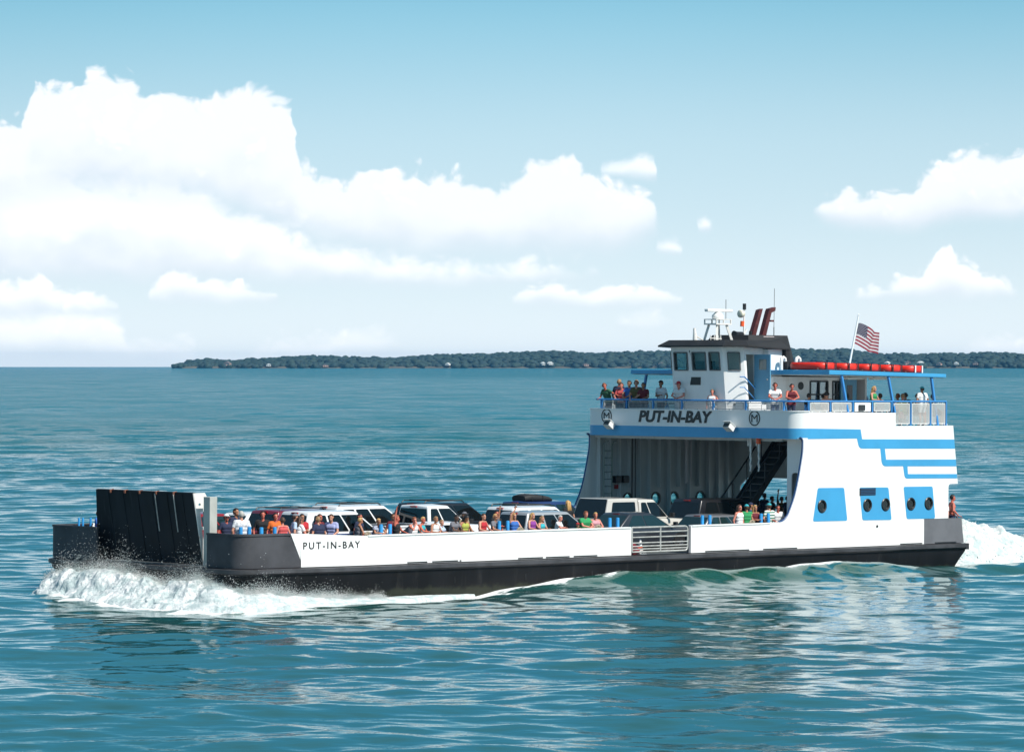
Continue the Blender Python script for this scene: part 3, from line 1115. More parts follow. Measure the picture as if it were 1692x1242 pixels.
for y0, y1 in ((-5.4, -3.2), (-3.2, -1.1), (-1.1, 1.1), (1.1, 3.2), (3.2, 5.4)):
    wire_panel((32.62, y0 + 0.08), (32.62, y1 - 0.08), 4.6, 5.36, M_MESH, 0.07, 0.012)

# canopy
b = MB()
b.loft([[(26.15, -5.28, 6.45), (26.15, 5.28, 6.45), (26.15, 5.28, 6.62), (26.15, -5.28, 6.62)], [(32.85, -5.28, 6.37), (32.85, 5.28, 6.37), (32.85, 5.28, 6.505), (32.85, -5.28, 6.505)]])
can = b.build('canopy', M_BLUE, F, bevel=0.02)
b = MB()
b.loft([[(26.22, -5.2, 6.43), (26.22, 5.2, 6.43), (26.22, 5.2, 6.447), (26.22, -5.2, 6.447)], [(32.8, -5.2, 6.35), (32.8, 5.2, 6.35), (32.8, 5.2, 6.367), (32.8, -5.2, 6.367)]])
b.build('canopy_lining', M_INNER, can)
for s in (-1, 1):
    for x, z0 in ((26.95, 5.02), (29.6, 5.02), (32.1, 4.5)):
        b = MB()
        b.bar((x, s * 5.50, z0), (x - 0.02, s * 5.18, 6.44 - (x - 26.15) * 0.012), 0.085)
        b.build('canopy_post', M_RAILBLUE, F)
for x, y in ((28.9, -3.6), (30.6, -3.4)):
    b = MB()
    b.box(x, x + 0.9, y - 0.12, y + 0.12, 6.27, 6.36)
    b.build('canopy_light', mat('lamp_white', (0.7, 0.7, 0.66), 0.4), F)


# ------------------------------------------------------------------ wheelhouse and deckhouse
def wall_quad(bb, c, us, vs, holes, t):
    """wall from four corners (bottom a, bottom b, top b, top a) with openings cut at grid cells"""
    c = [Vector(p) for p in c]
    n = (c[1] - c[0]).cross(c[3] - c[0]).normalized()
    P_ = lambda u, v: (c[0] * (1 - u) + c[1] * u) * (1 - v) + (c[3] * (1 - u) + c[2] * u) * v
    for i in range(len(us) - 1):
        for j in range(len(vs) - 1):
            if (i, j) in holes:
                continue
            q = [P_(us[i], vs[j]), P_(us[i + 1], vs[j]), P_(us[i + 1], vs[j + 1]), P_(us[i], vs[j + 1])]
            r = [p - n * t for p in q]
            bb.add(q + r, [(0, 1, 2, 3), (7, 6, 5, 4), (0, 4, 5, 1), (1, 5, 6, 2), (2, 6, 7, 3), (3, 7, 4, 0)])
    return P_, n


WZ0, WZ1 = 4.5, 7.48
fb, ft = 24.74, 24.42
wq = []
Lf = [((fb, 1.36), (ft, 1.36)), ((fb, -1.36), (ft, -1.36)), ((fb + 0.55, -1.93), (ft + 0.58, -1.93)), ((26.25, -1.93), (26.25, -1.93)), ((26.25, 1.93), (26.25, 1.93)), ((fb + 0.55, 1.93), (ft + 0.58, 1.93))]
WM = []
wh = MB()
wins = []
vz = lambda z: (z - WZ0) / (WZ1 - WZ0)
vs_ = [0, vz(6.60), vz(7.27), 1]
specs = [([0, 0.055, 0.315, 0.41, 0.67, 0.74, 0.94, 1], [(1, 1), (3, 1), (5, 1)]),
         ([0, 0.24, 0.80, 1], [(1, 1)]),
         ([0, 0.10, 0.46, 1], []),
         ([0, 0.08, 0.48, 0.55, 0.92, 1], [(1, 1), (3, 1)]),
         ([0, 0.3, 0.8, 1], [(1, 1)]),
         ([0, 0.2, 0.76, 1], [(1, 1)])]
for k in range(6):
    (b0, t0), (b1, t1) = Lf[k], Lf[(k + 1) % 6]
    us, hs = specs[k]
    v_here = vs_
    if k == 2:      # the doorway
        v_here = [0, vz(5.35), vz(7.2), 1]
        hs = [(1, 1)]
    P_, n = wall_quad(wh, [(*b0, WZ0), (*b1, WZ0), (*t1, WZ1), (*t0, WZ1)], us, v_here, hs, 0.07)
    if k != 2:
        for (i, j) in hs:
            wins.append((P_, n, us[i], us[i + 1], v_here[j], v_here[j + 1]))
whouse = wh.build('wheelhouse', M_WHITE, F)
for P_, n, u0, u1, v0, v1 in wins:
    e = 0.012
    q = [P_(u0, v0), P_(u1, v0), P_(u1, v1), P_(u0, v1)]
    b = MB()
    for i in range(4):
        b.bar(q[i] + n * 0.005, q[(i + 1) % 4] + n * 0.005, 0.045, 0.05, up=tuple(n))
    fr = b.build('window', mat('window_frame_grey', (0.10, 0.105, 0.11), 0.5), whouse)
    b = MB()
    g = [p - n * 0.04 for p in q]
    h = [p - n * 0.048 for p in q]
    b.add(g + h, [(0, 1, 2, 3), (7, 6, 5, 4), (0, 4, 5, 1), (1, 5, 6, 2), (2, 6, 7, 3), (3, 7, 4, 0)])
    b.build('pane', G_CLEAR, whouse)
# floor, console and wheel seat seen through the glass
b = MB()
b.box(24.85, 26.2, -1.85, 1.85, 5.28, 5.34)
b.box(24.75, 25.0, -1.1, 1.1, 5.34, 6.42)
b.box(25.9, 26.15, 0.6, 1.7, 5.34, 6.95)
b.build('console', M_DARK, whouse)
b = MB()
b.box(25.45, 25.85, -0.1, 0.3, 5.75, 5.85)
b.box(25.80, 25.88, -0.1, 0.3, 5.80, 6.75)
b.cyl((25.65, 0.1, 5.34), (25.65, 0.1, 5.75), 0.05)
b.build('helm_seat', M_BLACK, whouse)
b = MB()
b.bar((24.44, 0.36, 7.30), (24.50, 0.30, 6.95), 0.02)
b.bar((24.47, 0.38, 7.48), (24.44, 0.36, 7.28), 0.035)
b.build('wiper', M_BLACK, whouse)
b = MB()
xf = lambda z: fb + (ft - fb) * (z - WZ0) / (WZ1 - WZ0)
v = [(xf(6.03) - 0.012, 0.46, 6.03), (xf(6.03) - 0.012, -0.10, 6.03), (xf(6.33) - 0.012, -0.14, 6.33), (xf(6.33) - 0.012, 0.36, 6.33)]
b.add(v + [(x + 0.03, y, z) for x, y, z in v], [(0, 1, 2, 3), (7, 6, 5, 4), (0, 4, 5, 1), (1, 5, 6, 2), (2, 6, 7, 3), (3, 7, 4, 0)])
b.build('hatch', M_BLACK, whouse)
# open door leaf
b = MB()
b.box(25.57, 25.62, -2.78, -1.96, 5.37, 7.2)
dl = b.build('door', M_DOOR, F)
b = MB()
b.box(25.560, 25.630, -2.60, -2.22, 6.62, 7.02)
b.build('window', mat('door_window', (0.16, 0.2, 0.2), 0.1), dl)
b = MB()
b.cyl((25.52, -2.66, 6.25), (25.57, -2.66, 6.25), 0.025)
b.build('handle', M_STEEL, dl)
# outside steps with blue handrails, lockers
b = MB()
for y in (-2.0,):
    b.tube([(24.75, y, 6.35), (25.0, y, 6.35), (26.3, y, 5.35), (26.3, y, 4.5)], 0.025, n=6)
    b.tube([(24.75, y, 5.95), (25.0, y, 5.95), (26.1, y, 5.1)], 0.02, n=6)
b.build('step_handrail', M_RAILBLUE, F, smooth=60)
b = MB()
for k in range(4):
    b.box(25.2 + 0.27 * k, 25.45 + 0.27 * k, -2.72, -2.02, 4.5, 5.3 - 0.2 * k)
b.build('steps', M_WHITE, F)
b = MB()
b.box(24.45, 25.15, -2.75, -2.05, 4.5, 5.42)
b.build('deck_locker', M_WHITE, F, bevel=0.03)
# roof
eave = [(24.08, 1.72), (24.08, -1.72), (24.78, -2.40), (27.12, -2.40), (27.12, 2.40), (24.78, 2.40)]
top = [(24.46, 1.5), (24.46, -1.5), (25.0, -2.05), (26.9, -2.05), (26.9, 2.05), (25.0, 2.05)]
b = MB()
b.loft([[(x, y, 7.485 - max(0, x - 25) * 0.05) for x, y in eave], [(x, y, 7.535 - max(0, x - 25) * 0.05) for x, y in eave], [(x, y, 7.745) for x, y in top]])
b.build('wheelhouse_roof', M_ROOF, F)
b = MB()
b.loft([[(26.0, -1.25, 7.5), (28.7, -1.25, 6.6), (28.7, 1.25, 6.6), (26.0, 1.25, 7.5)], [(26.3, -0.95, 7.96), (28.5, -0.95, 7.96), (28.5, 0.95, 7.96), (26.3, 0.95, 7.96)]])
b.loft([[(26.95, -2.38, 6.62), (27.2, -2.38, 6.62), (27.2, 2.38, 6.62), (26.95, 2.38, 6.62)], [(26.9, -2.36, 7.40), (27.1, -2.36, 7.40), (27.1, 2.36, 7.40), (26.9, 2.36, 7.40)]])
b.build('funnel_casing', M_ROOF, F)
# deckhouse under the canopy
b = MB()
wall_quad(b, [(26.26, -2.3, 4.5), (31.6, -2.3, 4.5), (31.6, -2.3, 6.36), (26.26, -2.3, 6.36)], [0, 0.39, 0.575, 0.63, 0.71, 0.88, 0.985, 1], [0, 0.05, 0.52, 0.91, 0.97, 1], {(1, 2), (3, 2), (5, 1), (5, 2), (5, 3)}, 0.06)
b.box(26.26, 26.32, -2.24, 2.3, 4.5, 6.36)
b.box(31.54, 31.6, -2.24, 2.3, 4.5, 6.36)
b.box(26.32, 31.54, 2.24, 2.3, 4.5, 6.36)
dh = b.build('deckhouse', M_WHITE, F)
b = MB()
b.box(26.1, 26.86, -2.2, 2.2, 6.37, 7.4)
b.build('vent_house', M_WHITE, F)
for (u0, u1) in ((0.39, 0.575), (0.63, 0.71)):
    xa, xb_ = 26.26 + 5.34 * u0, 26.26 + 5.34 * u1
    za, zb = 4.5 + 1.86 * 0.52, 4.5 + 1.86 * 0.91
    b = MB()
    for p, q in (((xa, za), (xb_, za)), ((xb_, za), (xb_, zb)), ((xb_, zb), (xa, zb)), ((xa, zb), (xa, za)), (((xa + xb_) / 2, za), ((xa + xb_) / 2, zb)), ((xa, za + 0.22), (xb_, za + 0.22))):
        b.bar((p[0], -2.30, p[1]), (q[0], -2.30, q[1]), 0.06, 0.06)
    b.build('window', M_BLACK, dh)
    b = MB()
    b.box(xa, xb_, -2.28, -2.272, za, zb)
    b.build('pane', G_CLEAR, dh)
b = MB()
b.lathe([(0.001, 0), (0.11, 0), (0.15, 0), (0.15, 0.03), (0.11, 0.03), (0.001, 0.03)], Matrix.Translation((27.8, -2.30, 6.02)) @ Matrix.Rotation(R_(90), 4, 'X'), 20)
b.build('porthole', M_DARK, dh)
b = MB()
b.box(30.0, 30.9, -2.40, -2.33, 4.55, 6.3)
dd = b.build('door', M_DOOR, dh)
b = MB()
b.box(30.35, 30.65, -2.412, -2.402, 5.4, 6.05)
b.build('window', M_DKGLASS, dd)
for x, y in ((26.55, -2.45), (27.05, -2.75)):
    b = MB()
    b.tube([(x, y, 6.5), (x, y, 6.95), (x + 0.03, y, 7.06), (x + 0.12, y, 7.10), (x + 0.2, y, 7.05), (x + 0.22, y, 6.95)], 0.065, n=10)
    b.build('gooseneck_vent', M_WOODRAIL, F, smooth=60)
# benches on the passenger deck
for x0, x1, y in ((27.2, 28.7, -3.3), (31.75, 32.5, -2.6), (31.75, 32.5, 0.9)):
    b = MB()
    b.box(x0, x1, y - 0.22, y + 0.22, 4.88, 4.93)
    b.box(x0, x1, y + 0.20, y + 0.25, 4.95, 5.3)
    for x in (x0 + 0.1, x1 - 0.15):
        b.box(x, x + 0.05, y - 0.18, y + 0.18, 4.5, 4.88)
    b.build('bench', M_RAILBLUE, F)

# ------------------------------------------------------------------ on the roof
b = MB()
for sx_, sy_ in ((-1, -1), (1, -1), (1, 1), (-1, 1)):
    b.bar((25.62 + sx_ * 0.42, sy_ * 0.34, 7.72), (25.60 + sx_ * 0.26, sy_ * 0.22, 8.34), 0.09)
b.box(25.18, 26.02, -0.33, 0.33, 8.34, 8.39)
b.box(25.18, 26.02, -0.33, 0.33, 8.53, 8.56)
for sx_ in (25.2, 25.6, 26.0):
    b.box(sx_ - 0.02, sx_ + 0.02, -0.33, -0.29, 8.39, 8.53)
    b.box(sx_ - 0.02, sx_ + 0.02, 0.29, 0.33, 8.39, 8.53)
rad = b.build('radar_stand', M_RUSTW, F)
b = MB()
b.lathe([(0.20, 8.56), (0.23, 8.60), (0.23, 8.70), (0.15, 8.78), (0.10, 8.83)], Matrix.Translation((25.6, 0, 0)), 20)
b.build('radar_base', M_WOODRAIL, rad, smooth=50)
b = MB()
mm = Matrix.Translation((25.65, 0, 8.89)) @ Matrix.Rotation(R_(6), 4, 'Z')
b.box(-0.78, 0.78, -0.09, 0.09, -0.055, 0.055, mm)
b.build('radar_scanner', M_WOODRAIL, rad, bevel=0.03)
b = MB()
b.cyl((26.1, 0.05, 8.56), (26.1, 0.05, 9.32), 0.012, n=6)
b.build('whip_antenna', M_DARK, rad)
b = MB()
b.cyl((24.62, 0.25, 7.70), (24.58, 0.25, 8.20), 0.10, 0.05)
b.bar((24.55, 0.25, 7.95), (25.05, 0.25, 7.75), 0.04)
for x in (24.9, 25.1, 25.3, 25.45):
    b.bar((x, -0.3, 7.74), (x, -0.3, 7.90 + 0.03 * ((x * 10) % 2)), 0.03)
b.bar((24.85, -0.3, 7.83), (25.5, -0.3, 7.80), 0.03)
b.build('small_mast', M_RUSTW, F)
b = MB()
b.cyl((27.05, 0, 7.9), (27.08, 0, 9.02), 0.035)
b.bar((27.05, -0.02, 8.0), (27.2, -0.02, 8.2), 0.05)
mast = b.build('signal_mast', M_WOODRAIL, F)
b = MB()
b.cyl((27.08, 0, 8.95), (27.08, 0, 9.18), 0.07)
b.build('mast_lamp', M_BLACK, mast)
b = MB()
b.lathe([(0.03, -0.14), (0.11, -0.08), (0.15, 0.02), (0.15, 0.10), (0.13, 0.12), (0.001, 0.12)], Matrix.Translation((26.88, -0.05, 8.78)) @ Matrix.Rotation(R_(-90), 4, 'Y'), 16)
b.build('searchlight', mat('cream_paint', (0.72, 0.68, 0.55), 0.4), mast, smooth=50)
b = MB()
b.cyl((26.93, -0.02, 8.30), (26.95, -0.02, 8.50), 0.08)
b.build('red_lamp', M_ORANGE, mast)
b = MB()
b.cyl((26.55, -0.1, 7.98), (26.85, -0.1, 7.98), 0.11)
b.cyl((26.40, -0.1, 7.98), (26.55, -0.1, 7.98), 0.15, 0.11)
b.box(26.3, 26.95, -0.3, 0.1, 7.74, 7.86)
b.cyl((27.0, -0.4, 7.95), (27.0, -0.4, 8.12), 0.06)
b.build('horn', M_BLACK, F)
b = MB()
b.box(27.1, 27.7, -1.0, -0.96, 7.74, 7.92)
for x in (27.2, 27.4, 27.6):
    b.cyl((x, -1.0, 7.72), (x, -1.04, 7.72), 0.06)
b.build('louvre_box', mat('pinkish_grey', (0.42, 0.36, 0.35), 0.6, var=0.3, vscale=8), F)
for xb_, xt, cap_ in ((27.5, 27.92, 0), (28.08, 28.46, 1)):
    b = MB()
    b.loft([[(xb_ - 0.11, -0.10, 7.9), (xb_ + 0.11, -0.10, 7.9), (xb_ + 0.11, 0.10, 7.9), (xb_ - 0.11, 0.10, 7.9)],
            [(xt - 0.10, -0.10, 8.95), (xt + 0.10, -0.10, 9.0), (xt + 0.10, 0.10, 9.0), (xt - 0.10, 0.10, 8.95)]])
    if cap_:
        b.loft([[(xt - 0.09, -0.105, 8.80), (xt - 0.09, 0.105, 8.80), (xt - 0.07, 0.105, 9.0), (xt - 0.07, -0.105, 9.0)], [(xt + 0.26, -0.105, 8.93), (xt + 0.26, 0.105, 8.93), (xt + 0.28, 0.105, 9.07), (xt + 0.28, -0.105, 9.07)]])
        b.box(xt + 0.05, xt + 0.25, -0.05, 0.05, 8.50, 8.57)
    b.build('funnel', M_FUNNEL, F)
b = MB()
b.cyl((28.75, 0, 7.3), (28.75, 0, 8.3), 0.018, n=6)
b.cyl((28.75, 0, 8.3), (28.77, 0, 9.8), 0.010, n=6)
b.build('whip_antenna', M_DARK, F)
FP0, FP1 = Vector((31.93, -1.0, 6.5)), Vector((32.56, -1.0, 8.82))
b = MB()
b.tube([FP0, FP1], [0.045, 0.03])
b.lathe([(0.001, -0.05), (0.05, 0), (0.001, 0.05)], Matrix.Translation(FP1), 10)
b.build('flagpole', M_WOODRAIL, F, smooth=60)

# ------------------------------------------------------------------ flag (13 stripes, blue canton with stars)
M_FW, M_FR, M_FB = mat('flag_white', (0.46, 0.44, 0.45), 0.8), mat('flag_red', (0.20, 0.005, 0.02), 0.8), mat('flag_blue', (0.010, 0.012, 0.045), 0.8)


def flag_pt(u, v):
    """u along the fly, v down the hoist"""
    x = u * 1.02
    z = -v * 0.86 - 0.30 * u - 0.10 * u * u + 0.05 * math.sin(u * 7.0 + v * 1.2)
    y = 0.10 * math.sin(u * 9.0 + v * 1.0) * (0.25 + u) - 0.25 * u
    return Vector((x - v * 0.20, y, z))


fm = MB()
NX, NY = 40, 26
for i in range(NX):
    for j in range(NY):
        q = [flag_pt((i + a) / NX, (j + c) / NY) for a, c in ((0, 0), (1, 0), (1, 1), (0, 1))]
        st_ = j // 2
        mi = 2 if (i < 16 and j < 14) else (1 if st_ % 2 == 0 else 0)
        fm.add(q, [(0, 1, 2, 3)], mi)
stars = []
for r in range(9):
    for c in range(6 if r % 2 == 0 else 5):
        u = 0.4 * ((c + (0.5 if r % 2 == 0 else 1.0)) / 6)
        v = (7 / 13) * (r + 0.5) / 9
        for side in (-0.006, 0.006):
            ctr = flag_pt(u, v) + Vector((0, side, 0))
            pts = []
            for k in range(10):
                t = math.pi * k / 5
                rr_ = 0.022 if k % 2 == 0 else 0.009
                pts.append(flag_pt(u + rr_ * math.sin(t) / 1.1, v - rr_ * math.cos(t) / 0.86) + Vector((0, side, 0)))
            fm.add(pts, [tuple(range(10))], 0)
fl = fm.build('flag', [M_FW, M_FR, M_FB])
fl.modifiers.new('thick', 'SOLIDIFY').thickness = 0.004
aboard(fl, 32.53, -1.02, 8.50)
tag(fl, 'American flag flying from the pole above the red floats', 'flag')

# ------------------------------------------------------------------ vehicles
M_TYRE = mat('tyre_rubber', (0.012, 0.012, 0.012), 0.8)
M_RIM = mat('alloy_rim', (0.55, 0.56, 0.58), 0.25, metal=0.9)
M_CGL = mat('dark_car_glass', (0.006, 0.008, 0.009), 0.04, spec=0.6)
M_CGT = mat('teal_car_glass', (0.012, 0.030, 0.033), 0.03, spec=0.8, metal=0.1)
M_TAIL = mat('tail_red', (0.35, 0.008, 0.012), 0.2)
M_HEAD = mat('headlight_clear', (0.75, 0.78, 0.8), 0.1)
M_TRIM = mat('black_trim', (0.015, 0.015, 0.016), 0.5)
M_PLATE = mat('licence_plate', (0.6, 0.6, 0.62), 0.4)


def paint(name, rgb, metal=0.0):
    return mat('paint_' + name, rgb, 0.28, metal=metal, coat=0.6)


def car(label, cat, kind, L, Wd, H, x, y, pnt, group='vehicles parked in lanes on the car deck', glass=None, two=None, rails=False, cap=None, yaw=0.0):
    """x = position of the rear bumper on the deck, car faces aft; pnt = body paint"""
    glass = glass or M_CGL
    root = empty('vehicle' if cat == 'car' else cat.replace(' ', '_'))
    w = Wd / 2
    # profile stations: (x, half width, z top) of the lower body, then the cabin
    if kind == 'suv':
        belt = 0.585 * H
        low = [(0.0, 0.90, belt * 0.94), (0.06, 0.97, belt), (0.5 * L, 1.0, belt), (0.74 * L, 0.99, belt * 0.985), (0.93 * L, 0.95, belt * 0.90), (L, 0.84, belt * 0.72)]
        cab = dict(br=0.05, rr=0.075 * L, rf=0.54 * L, bf=0.755 * L)
        winx = [(0.10, 0.335), (0.365, 0.60), (0.625, 0.97)]
        base = 0.24
    elif kind == 'hatch':
        belt = 0.62 * H
        low = [(0.0, 0.88, belt * 0.95), (0.08, 0.96, belt), (0.5 * L, 1.0, belt), (0.72 * L, 0.99, belt * 0.97), (0.92 * L, 0.93, belt * 0.83), (L, 0.80, belt * 0.62)]
        cab = dict(br=0.10, rr=0.15 * L, rf=0.50 * L, bf=0.76 * L)
        winx = [(0.12, 0.32), (0.35, 0.60), (0.63, 0.96)]
        base = 0.2
    elif kind == 'sedan':
        belt = 0.62 * H
        low = [(0.0, 0.86, belt * 0.97), (0.10, 0.95, belt * 1.06), (0.16 * L, 0.98, belt * 1.05), (0.5 * L, 1.0, belt), (0.72 * L, 0.99, belt * 0.98), (0.92 * L, 0.93, belt * 0.84), (L, 0.80, belt * 0.6)]
        cab = dict(br=0.12 * L, rr=0.27 * L, rf=0.52 * L, bf=0.74 * L)
        winx = [(0.17, 0.44), (0.47, 0.70), (0.73, 0.97)]
        winx = [(0.16, 0.50), (0.53, 0.95)]
        base = 0.19
    else:  # pickup
        belt = 0.61 * H
        low = [(0.0, 0.94, belt), (0.04, 0.96, belt), (0.40 * L, 0.97, belt), (0.405 * L, 0.98, belt * 0.99), (0.74 * L, 0.98, belt * 0.98), (0.95 * L, 0.95, belt * 0.93), (L, 0.88, belt * 0.78)]
        cab = dict(br=0.385 * L, rr=0.40 * L, rf=0.565 * L, bf=0.715 * L)
        winx = [(0.07, 0.40), (0.44, 0.95)]
        base = 0.3
    b = MB()
    rings = []
    for sx_, k, zt in low:
        hw = w * k
        zb = base if 0.02 * L < sx_ < 0.97 * L else base + 0.12
        zm = zb + (zt - zb) * 0.55
        rg = []
        for q, z in ((0.0, zb), (0.80, zb), (0.96, zb + 0.10), (1.0, zm), (0.975, zt - 0.10), (0.93, zt - 0.025), (0.86, zt), (0.0, zt + 0.012)):
            rg.append((sx_, hw * q, z))
        rg = rg + [(a, -c, d) for a, c, d in rg[-2:0:-1]]
        rings.append(rg)
    b.loft(rings)
    hi, lo_ = 0.74, 0.885
    br, rr_, rf, bf = cab['br'], cab['rr'], cab['rf'], cab['bf']
    zb = belt - 0.03
    zr = H - 0.045
    secs = [(br, lo_, zb, 0), (rr_, hi, zr - 0.01, 1), ((rr_ + rf) / 2, hi * 1.02, zr + 0.02, 1), (rf, hi, zr - 0.01, 1), (bf, lo_, zb, 0)]
    # cabin: one closed shell, sides flat, roof slightly crowned
    vs = [(br, lo_ * w, zb), (bf, lo_ * w, zb), (rf, hi * w, zr), (rr_, hi * w, zr)]
    mid = (rr_ + rf) / 2
    A = [Vector(p) for p in vs]
    Bq = [Vector((p.x, -p.y, p.z)) for p in A]
    v = A + Bq + [Vector((rr_ + 0.05, 0, H)), Vector((rf - 0.05, 0, H - 0.004))]
    cb = MB()
    cb.add(v, [(0, 1, 2, 3), (7, 6, 5, 4), (0, 3, 8, 7, 4), (1, 5, 6, 9, 2), (3, 2, 9, 8), (8, 9, 6, 7), (0, 4, 5, 1)])
    me = bpy.data.meshes.new('c')
    me.from_pydata(cb.v, [], cb.f)
    bm = bmesh.new()
    bm.from_mesh(me)
    bmesh.ops.recalc_face_normals(bm, faces=bm.faces)
    bmesh.ops.bevel(bm, geom=[e for e in bm.edges if e.calc_face_angle(0) > 0.25], offset=0.055, segments=3, profile=0.5, affect='EDGES', clamp_overlap=True)
    bm.verts.index_update()
    b.add([tuple(q.co) for q in bm.verts], [tuple(q.index for q in f.verts) for f in bm.faces], 0)
    bm.free()
    body = b.build('body', [pnt, two or pnt], root, smooth=32)
    if two:
        for p in body.data.polygons:
            c = p.center
            if c.z < belt - 0.02 and abs(c.y) > 0.8 * w and 0.05 < c.x < L * 0.97:
                p.material_index = 1
    body.modifiers.new('round', 'BEVEL').width = 0.012

    def patch(corner, n, name, m, par, thick=0.012, rnd_=0.05):
        ex = (corner[1] - corner[0]).normalized()
        ey = n.cross(ex).normalized()
        pts = [((c - corner[0]).dot(ex), (c - corner[0]).dot(ey)) for c in corner]
        pts = fillet(pts, rnd_, 3)
        P3 = [corner[0] + ex * a + ey * bb + n * 0.006 for a, bb in pts]
        Q3 = [p - n * thick for p in P3]
        k = len(P3)
        bb_ = MB()
        bb_.add(P3 + Q3, [tuple(range(k)), tuple(range(2 * k - 1, k - 1, -1))] + [(i, (i + 1) % k, k + (i + 1) % k, k + i) for i in range(k)])
        return bb_.build(name, m, par)

    t0, t1 = 0.10, 0.86
    for s in (1, -1):
        S = [Vector((p.x, s * p.y, p.z)) for p in A]
        n = (S[1] - S[0]).cross(S[3] - S[0]).normalized()
        if n.y * s < 0:
            n = -n
        PT = lambda u, t: (S[0] * (1 - u) + S[1] * u) * (1 - t) + (S[3] * (1 - u) + S[2] * u) * t
        for (u0, u1) in winx:
            cr = [PT(u0, t0), PT(u1, t0), PT(min(u1, 0.945), t1), PT(u0 if u0 > 0.3 else max(u0, 0.12), t1)]
            patch(cr, n, 'side_window', glass, root)
    # windscreen and rear window
    for e, f, nm in ((0, 3, 'rear_window'), (1, 2, 'windscreen')):
        lo3, hi3 = A[e], A[f]
        cor = [Vector((lo3.x, lo3.y * 0.93, lo3.z)), Vector((lo3.x, -lo3.y * 0.93, lo3.z)), Vector((hi3.x, -hi3.y * 0.92, hi3.z)), Vector((hi3.x, hi3.y * 0.92, hi3.z))]
        if e == 1:
            cor = [cor[1], cor[0], cor[3], cor[2]]
        cor2 = [cor[0].lerp(cor[3], 0.10), cor[1].lerp(cor[2], 0.10), cor[1].lerp(cor[2], 0.86), cor[0].lerp(cor[3], 0.86)]
        n = (cor2[1] - cor2[0]).cross(cor2[3] - cor2[0]).normalized()
        if (n.x > 0) != (e == 1):
            n = -n
        patch(cor2, n, nm, glass, root)
    # lamps, plate, bumpers, mirrors, handles
    for s in (1, -1):
        bb = MB()
        zz = belt * 0.80
        bb.box(-0.012, 0.10, s * w * 0.70 if s > 0 else -w * 0.90, w * 0.90 if s > 0 else -w * 0.70, zz - (0.16 if kind in ('suv', 'pickup') else 0.07), zz + 0.08)
        bb.build('tail_light', M_TAIL, root, bevel=0.02)
        bb = MB()
        bb.box(L - 0.16, L - 0.03, s * w * 0.5 if s > 0 else -w * 0.84, w * 0.84 if s > 0 else -w * 0.5, belt * 0.60, belt * 0.72)
        bb.build('headlight', M_HEAD, root, bevel=0.03)
        bb = MB()
        mx_ = bf - 0.10
        bb.bar((mx_, s * w * 0.90, belt + 0.04), (mx_, s * w * 1.06, belt + 0.08), 0.05)
        bb.box(mx_ - 0.05, mx_ + 0.07, min(s * w * 1.03, s * w * 1.2), max(s * w * 1.03, s * w * 1.2), belt + 0.02, belt + 0.19)
        bb.build('wing_mirror', M_TRIM, root, bevel=0.02)
        bb = MB()
        for fx in ((0.36, 0.60) if kind != 'pickup' else (0.46,)):
            bb.box(fx * L - 0.08, fx * L + 0.08, min(s * w * 0.985, s * w * 1.02), max(s * w * 0.985, s * w * 1.02), belt * 0.84, belt * 0.84 + 0.03)
        bb.build('door_handle', pnt, root)
    bb = MB()
    bb.box(rr_ - 0.05, rr_ + 0.05, -0.16, 0.16, zr - 0.055, zr - 0.01)
    bb.build('brake_light', M_TAIL, root)
    bb = MB()
    bb.box(-0.02, 0.0, -0.26, 0.26, belt * 0.66, belt * 0.66 + 0.15)
    bb.build('licence_plate', M_PLATE, root)
    bb = MB()
    bb.box(-0.07, 0.09, -w * 0.90, w * 0.90, base + 0.10, base + 0.30)
    bb.box(L - 0.08, L + 0.05, -w * 0.84, w * 0.84, base + 0.06, base + 0.26)
    bb.build('bumper', M_TRIM if kind in ('suv', 'pickup') else pnt, root, bevel=0.04)
    R = 0.36 if kind in ('suv', 'pickup') else 0.32
    for fx in (0.19, 0.81):
        for s in (1, -1):
            mmw = Matrix.Translation((fx * L, s * (w - 0.10), R)) @ Matrix.Rotation(R_(-90 * s), 4, 'X')
            bb = MB()
            bb.lathe([(R * 0.62, -0.10), (R * 0.93, -0.10), (R, -0.05), (R, 0.07), (R * 0.93, 0.11), (R * 0.62, 0.09)], mmw, 24)
            wl = bb.build('wheel', M_TYRE, root, smooth=40)
            bb = MB()
            bb.lathe([(R * 0.64, 0.04), (R * 0.64, 0.10), (R * 0.58, 0.10), (R * 0.55, 0.05)], mmw, 20)
            for k in range(6):
                t = math.pi * k / 3
                bb.bar(mmw @ Vector((0.03 * math.cos(t), 0.03 * math.sin(t), 0.09)), mmw @ Vector((R * 0.6 * math.cos(t), R * 0.6 * math.sin(t), 0.085)), 0.06, 0.03, up=(0, 1, 0))
            bb.build('rim', M_RIM, wl, smooth=40)
            bb = MB()
            bb.cyl((fx * L, s * (w * 0.9), R + 0.03), (fx * L, s * (w * 1.003), R + 0.03), R * 1.13, n=24)
            bb.build('wheel_arch', M_TRIM, root)
    if rails:
        bb = MB()
        for s in (1, -1):
            bb.tube([(rr_ + 0.12, s * hi * w * 0.9, H - 0.02), (rr_ + 0.2, s * hi * w * 0.9, H + 0.05), (rf - 0.25, s * hi * w * 0.9, H + 0.05), (rf - 0.12, s * hi * w * 0.9, H - 0.02)], 0.022, n=6)
        for xx in (rr_ + 0.5, rf - 0.6):
            bb.bar((xx, -hi * w * 0.9, H + 0.06), (xx, hi * w * 0.9, H + 0.06), 0.04, 0.03)
        bb.build('roof_rack', M_TRIM, root)
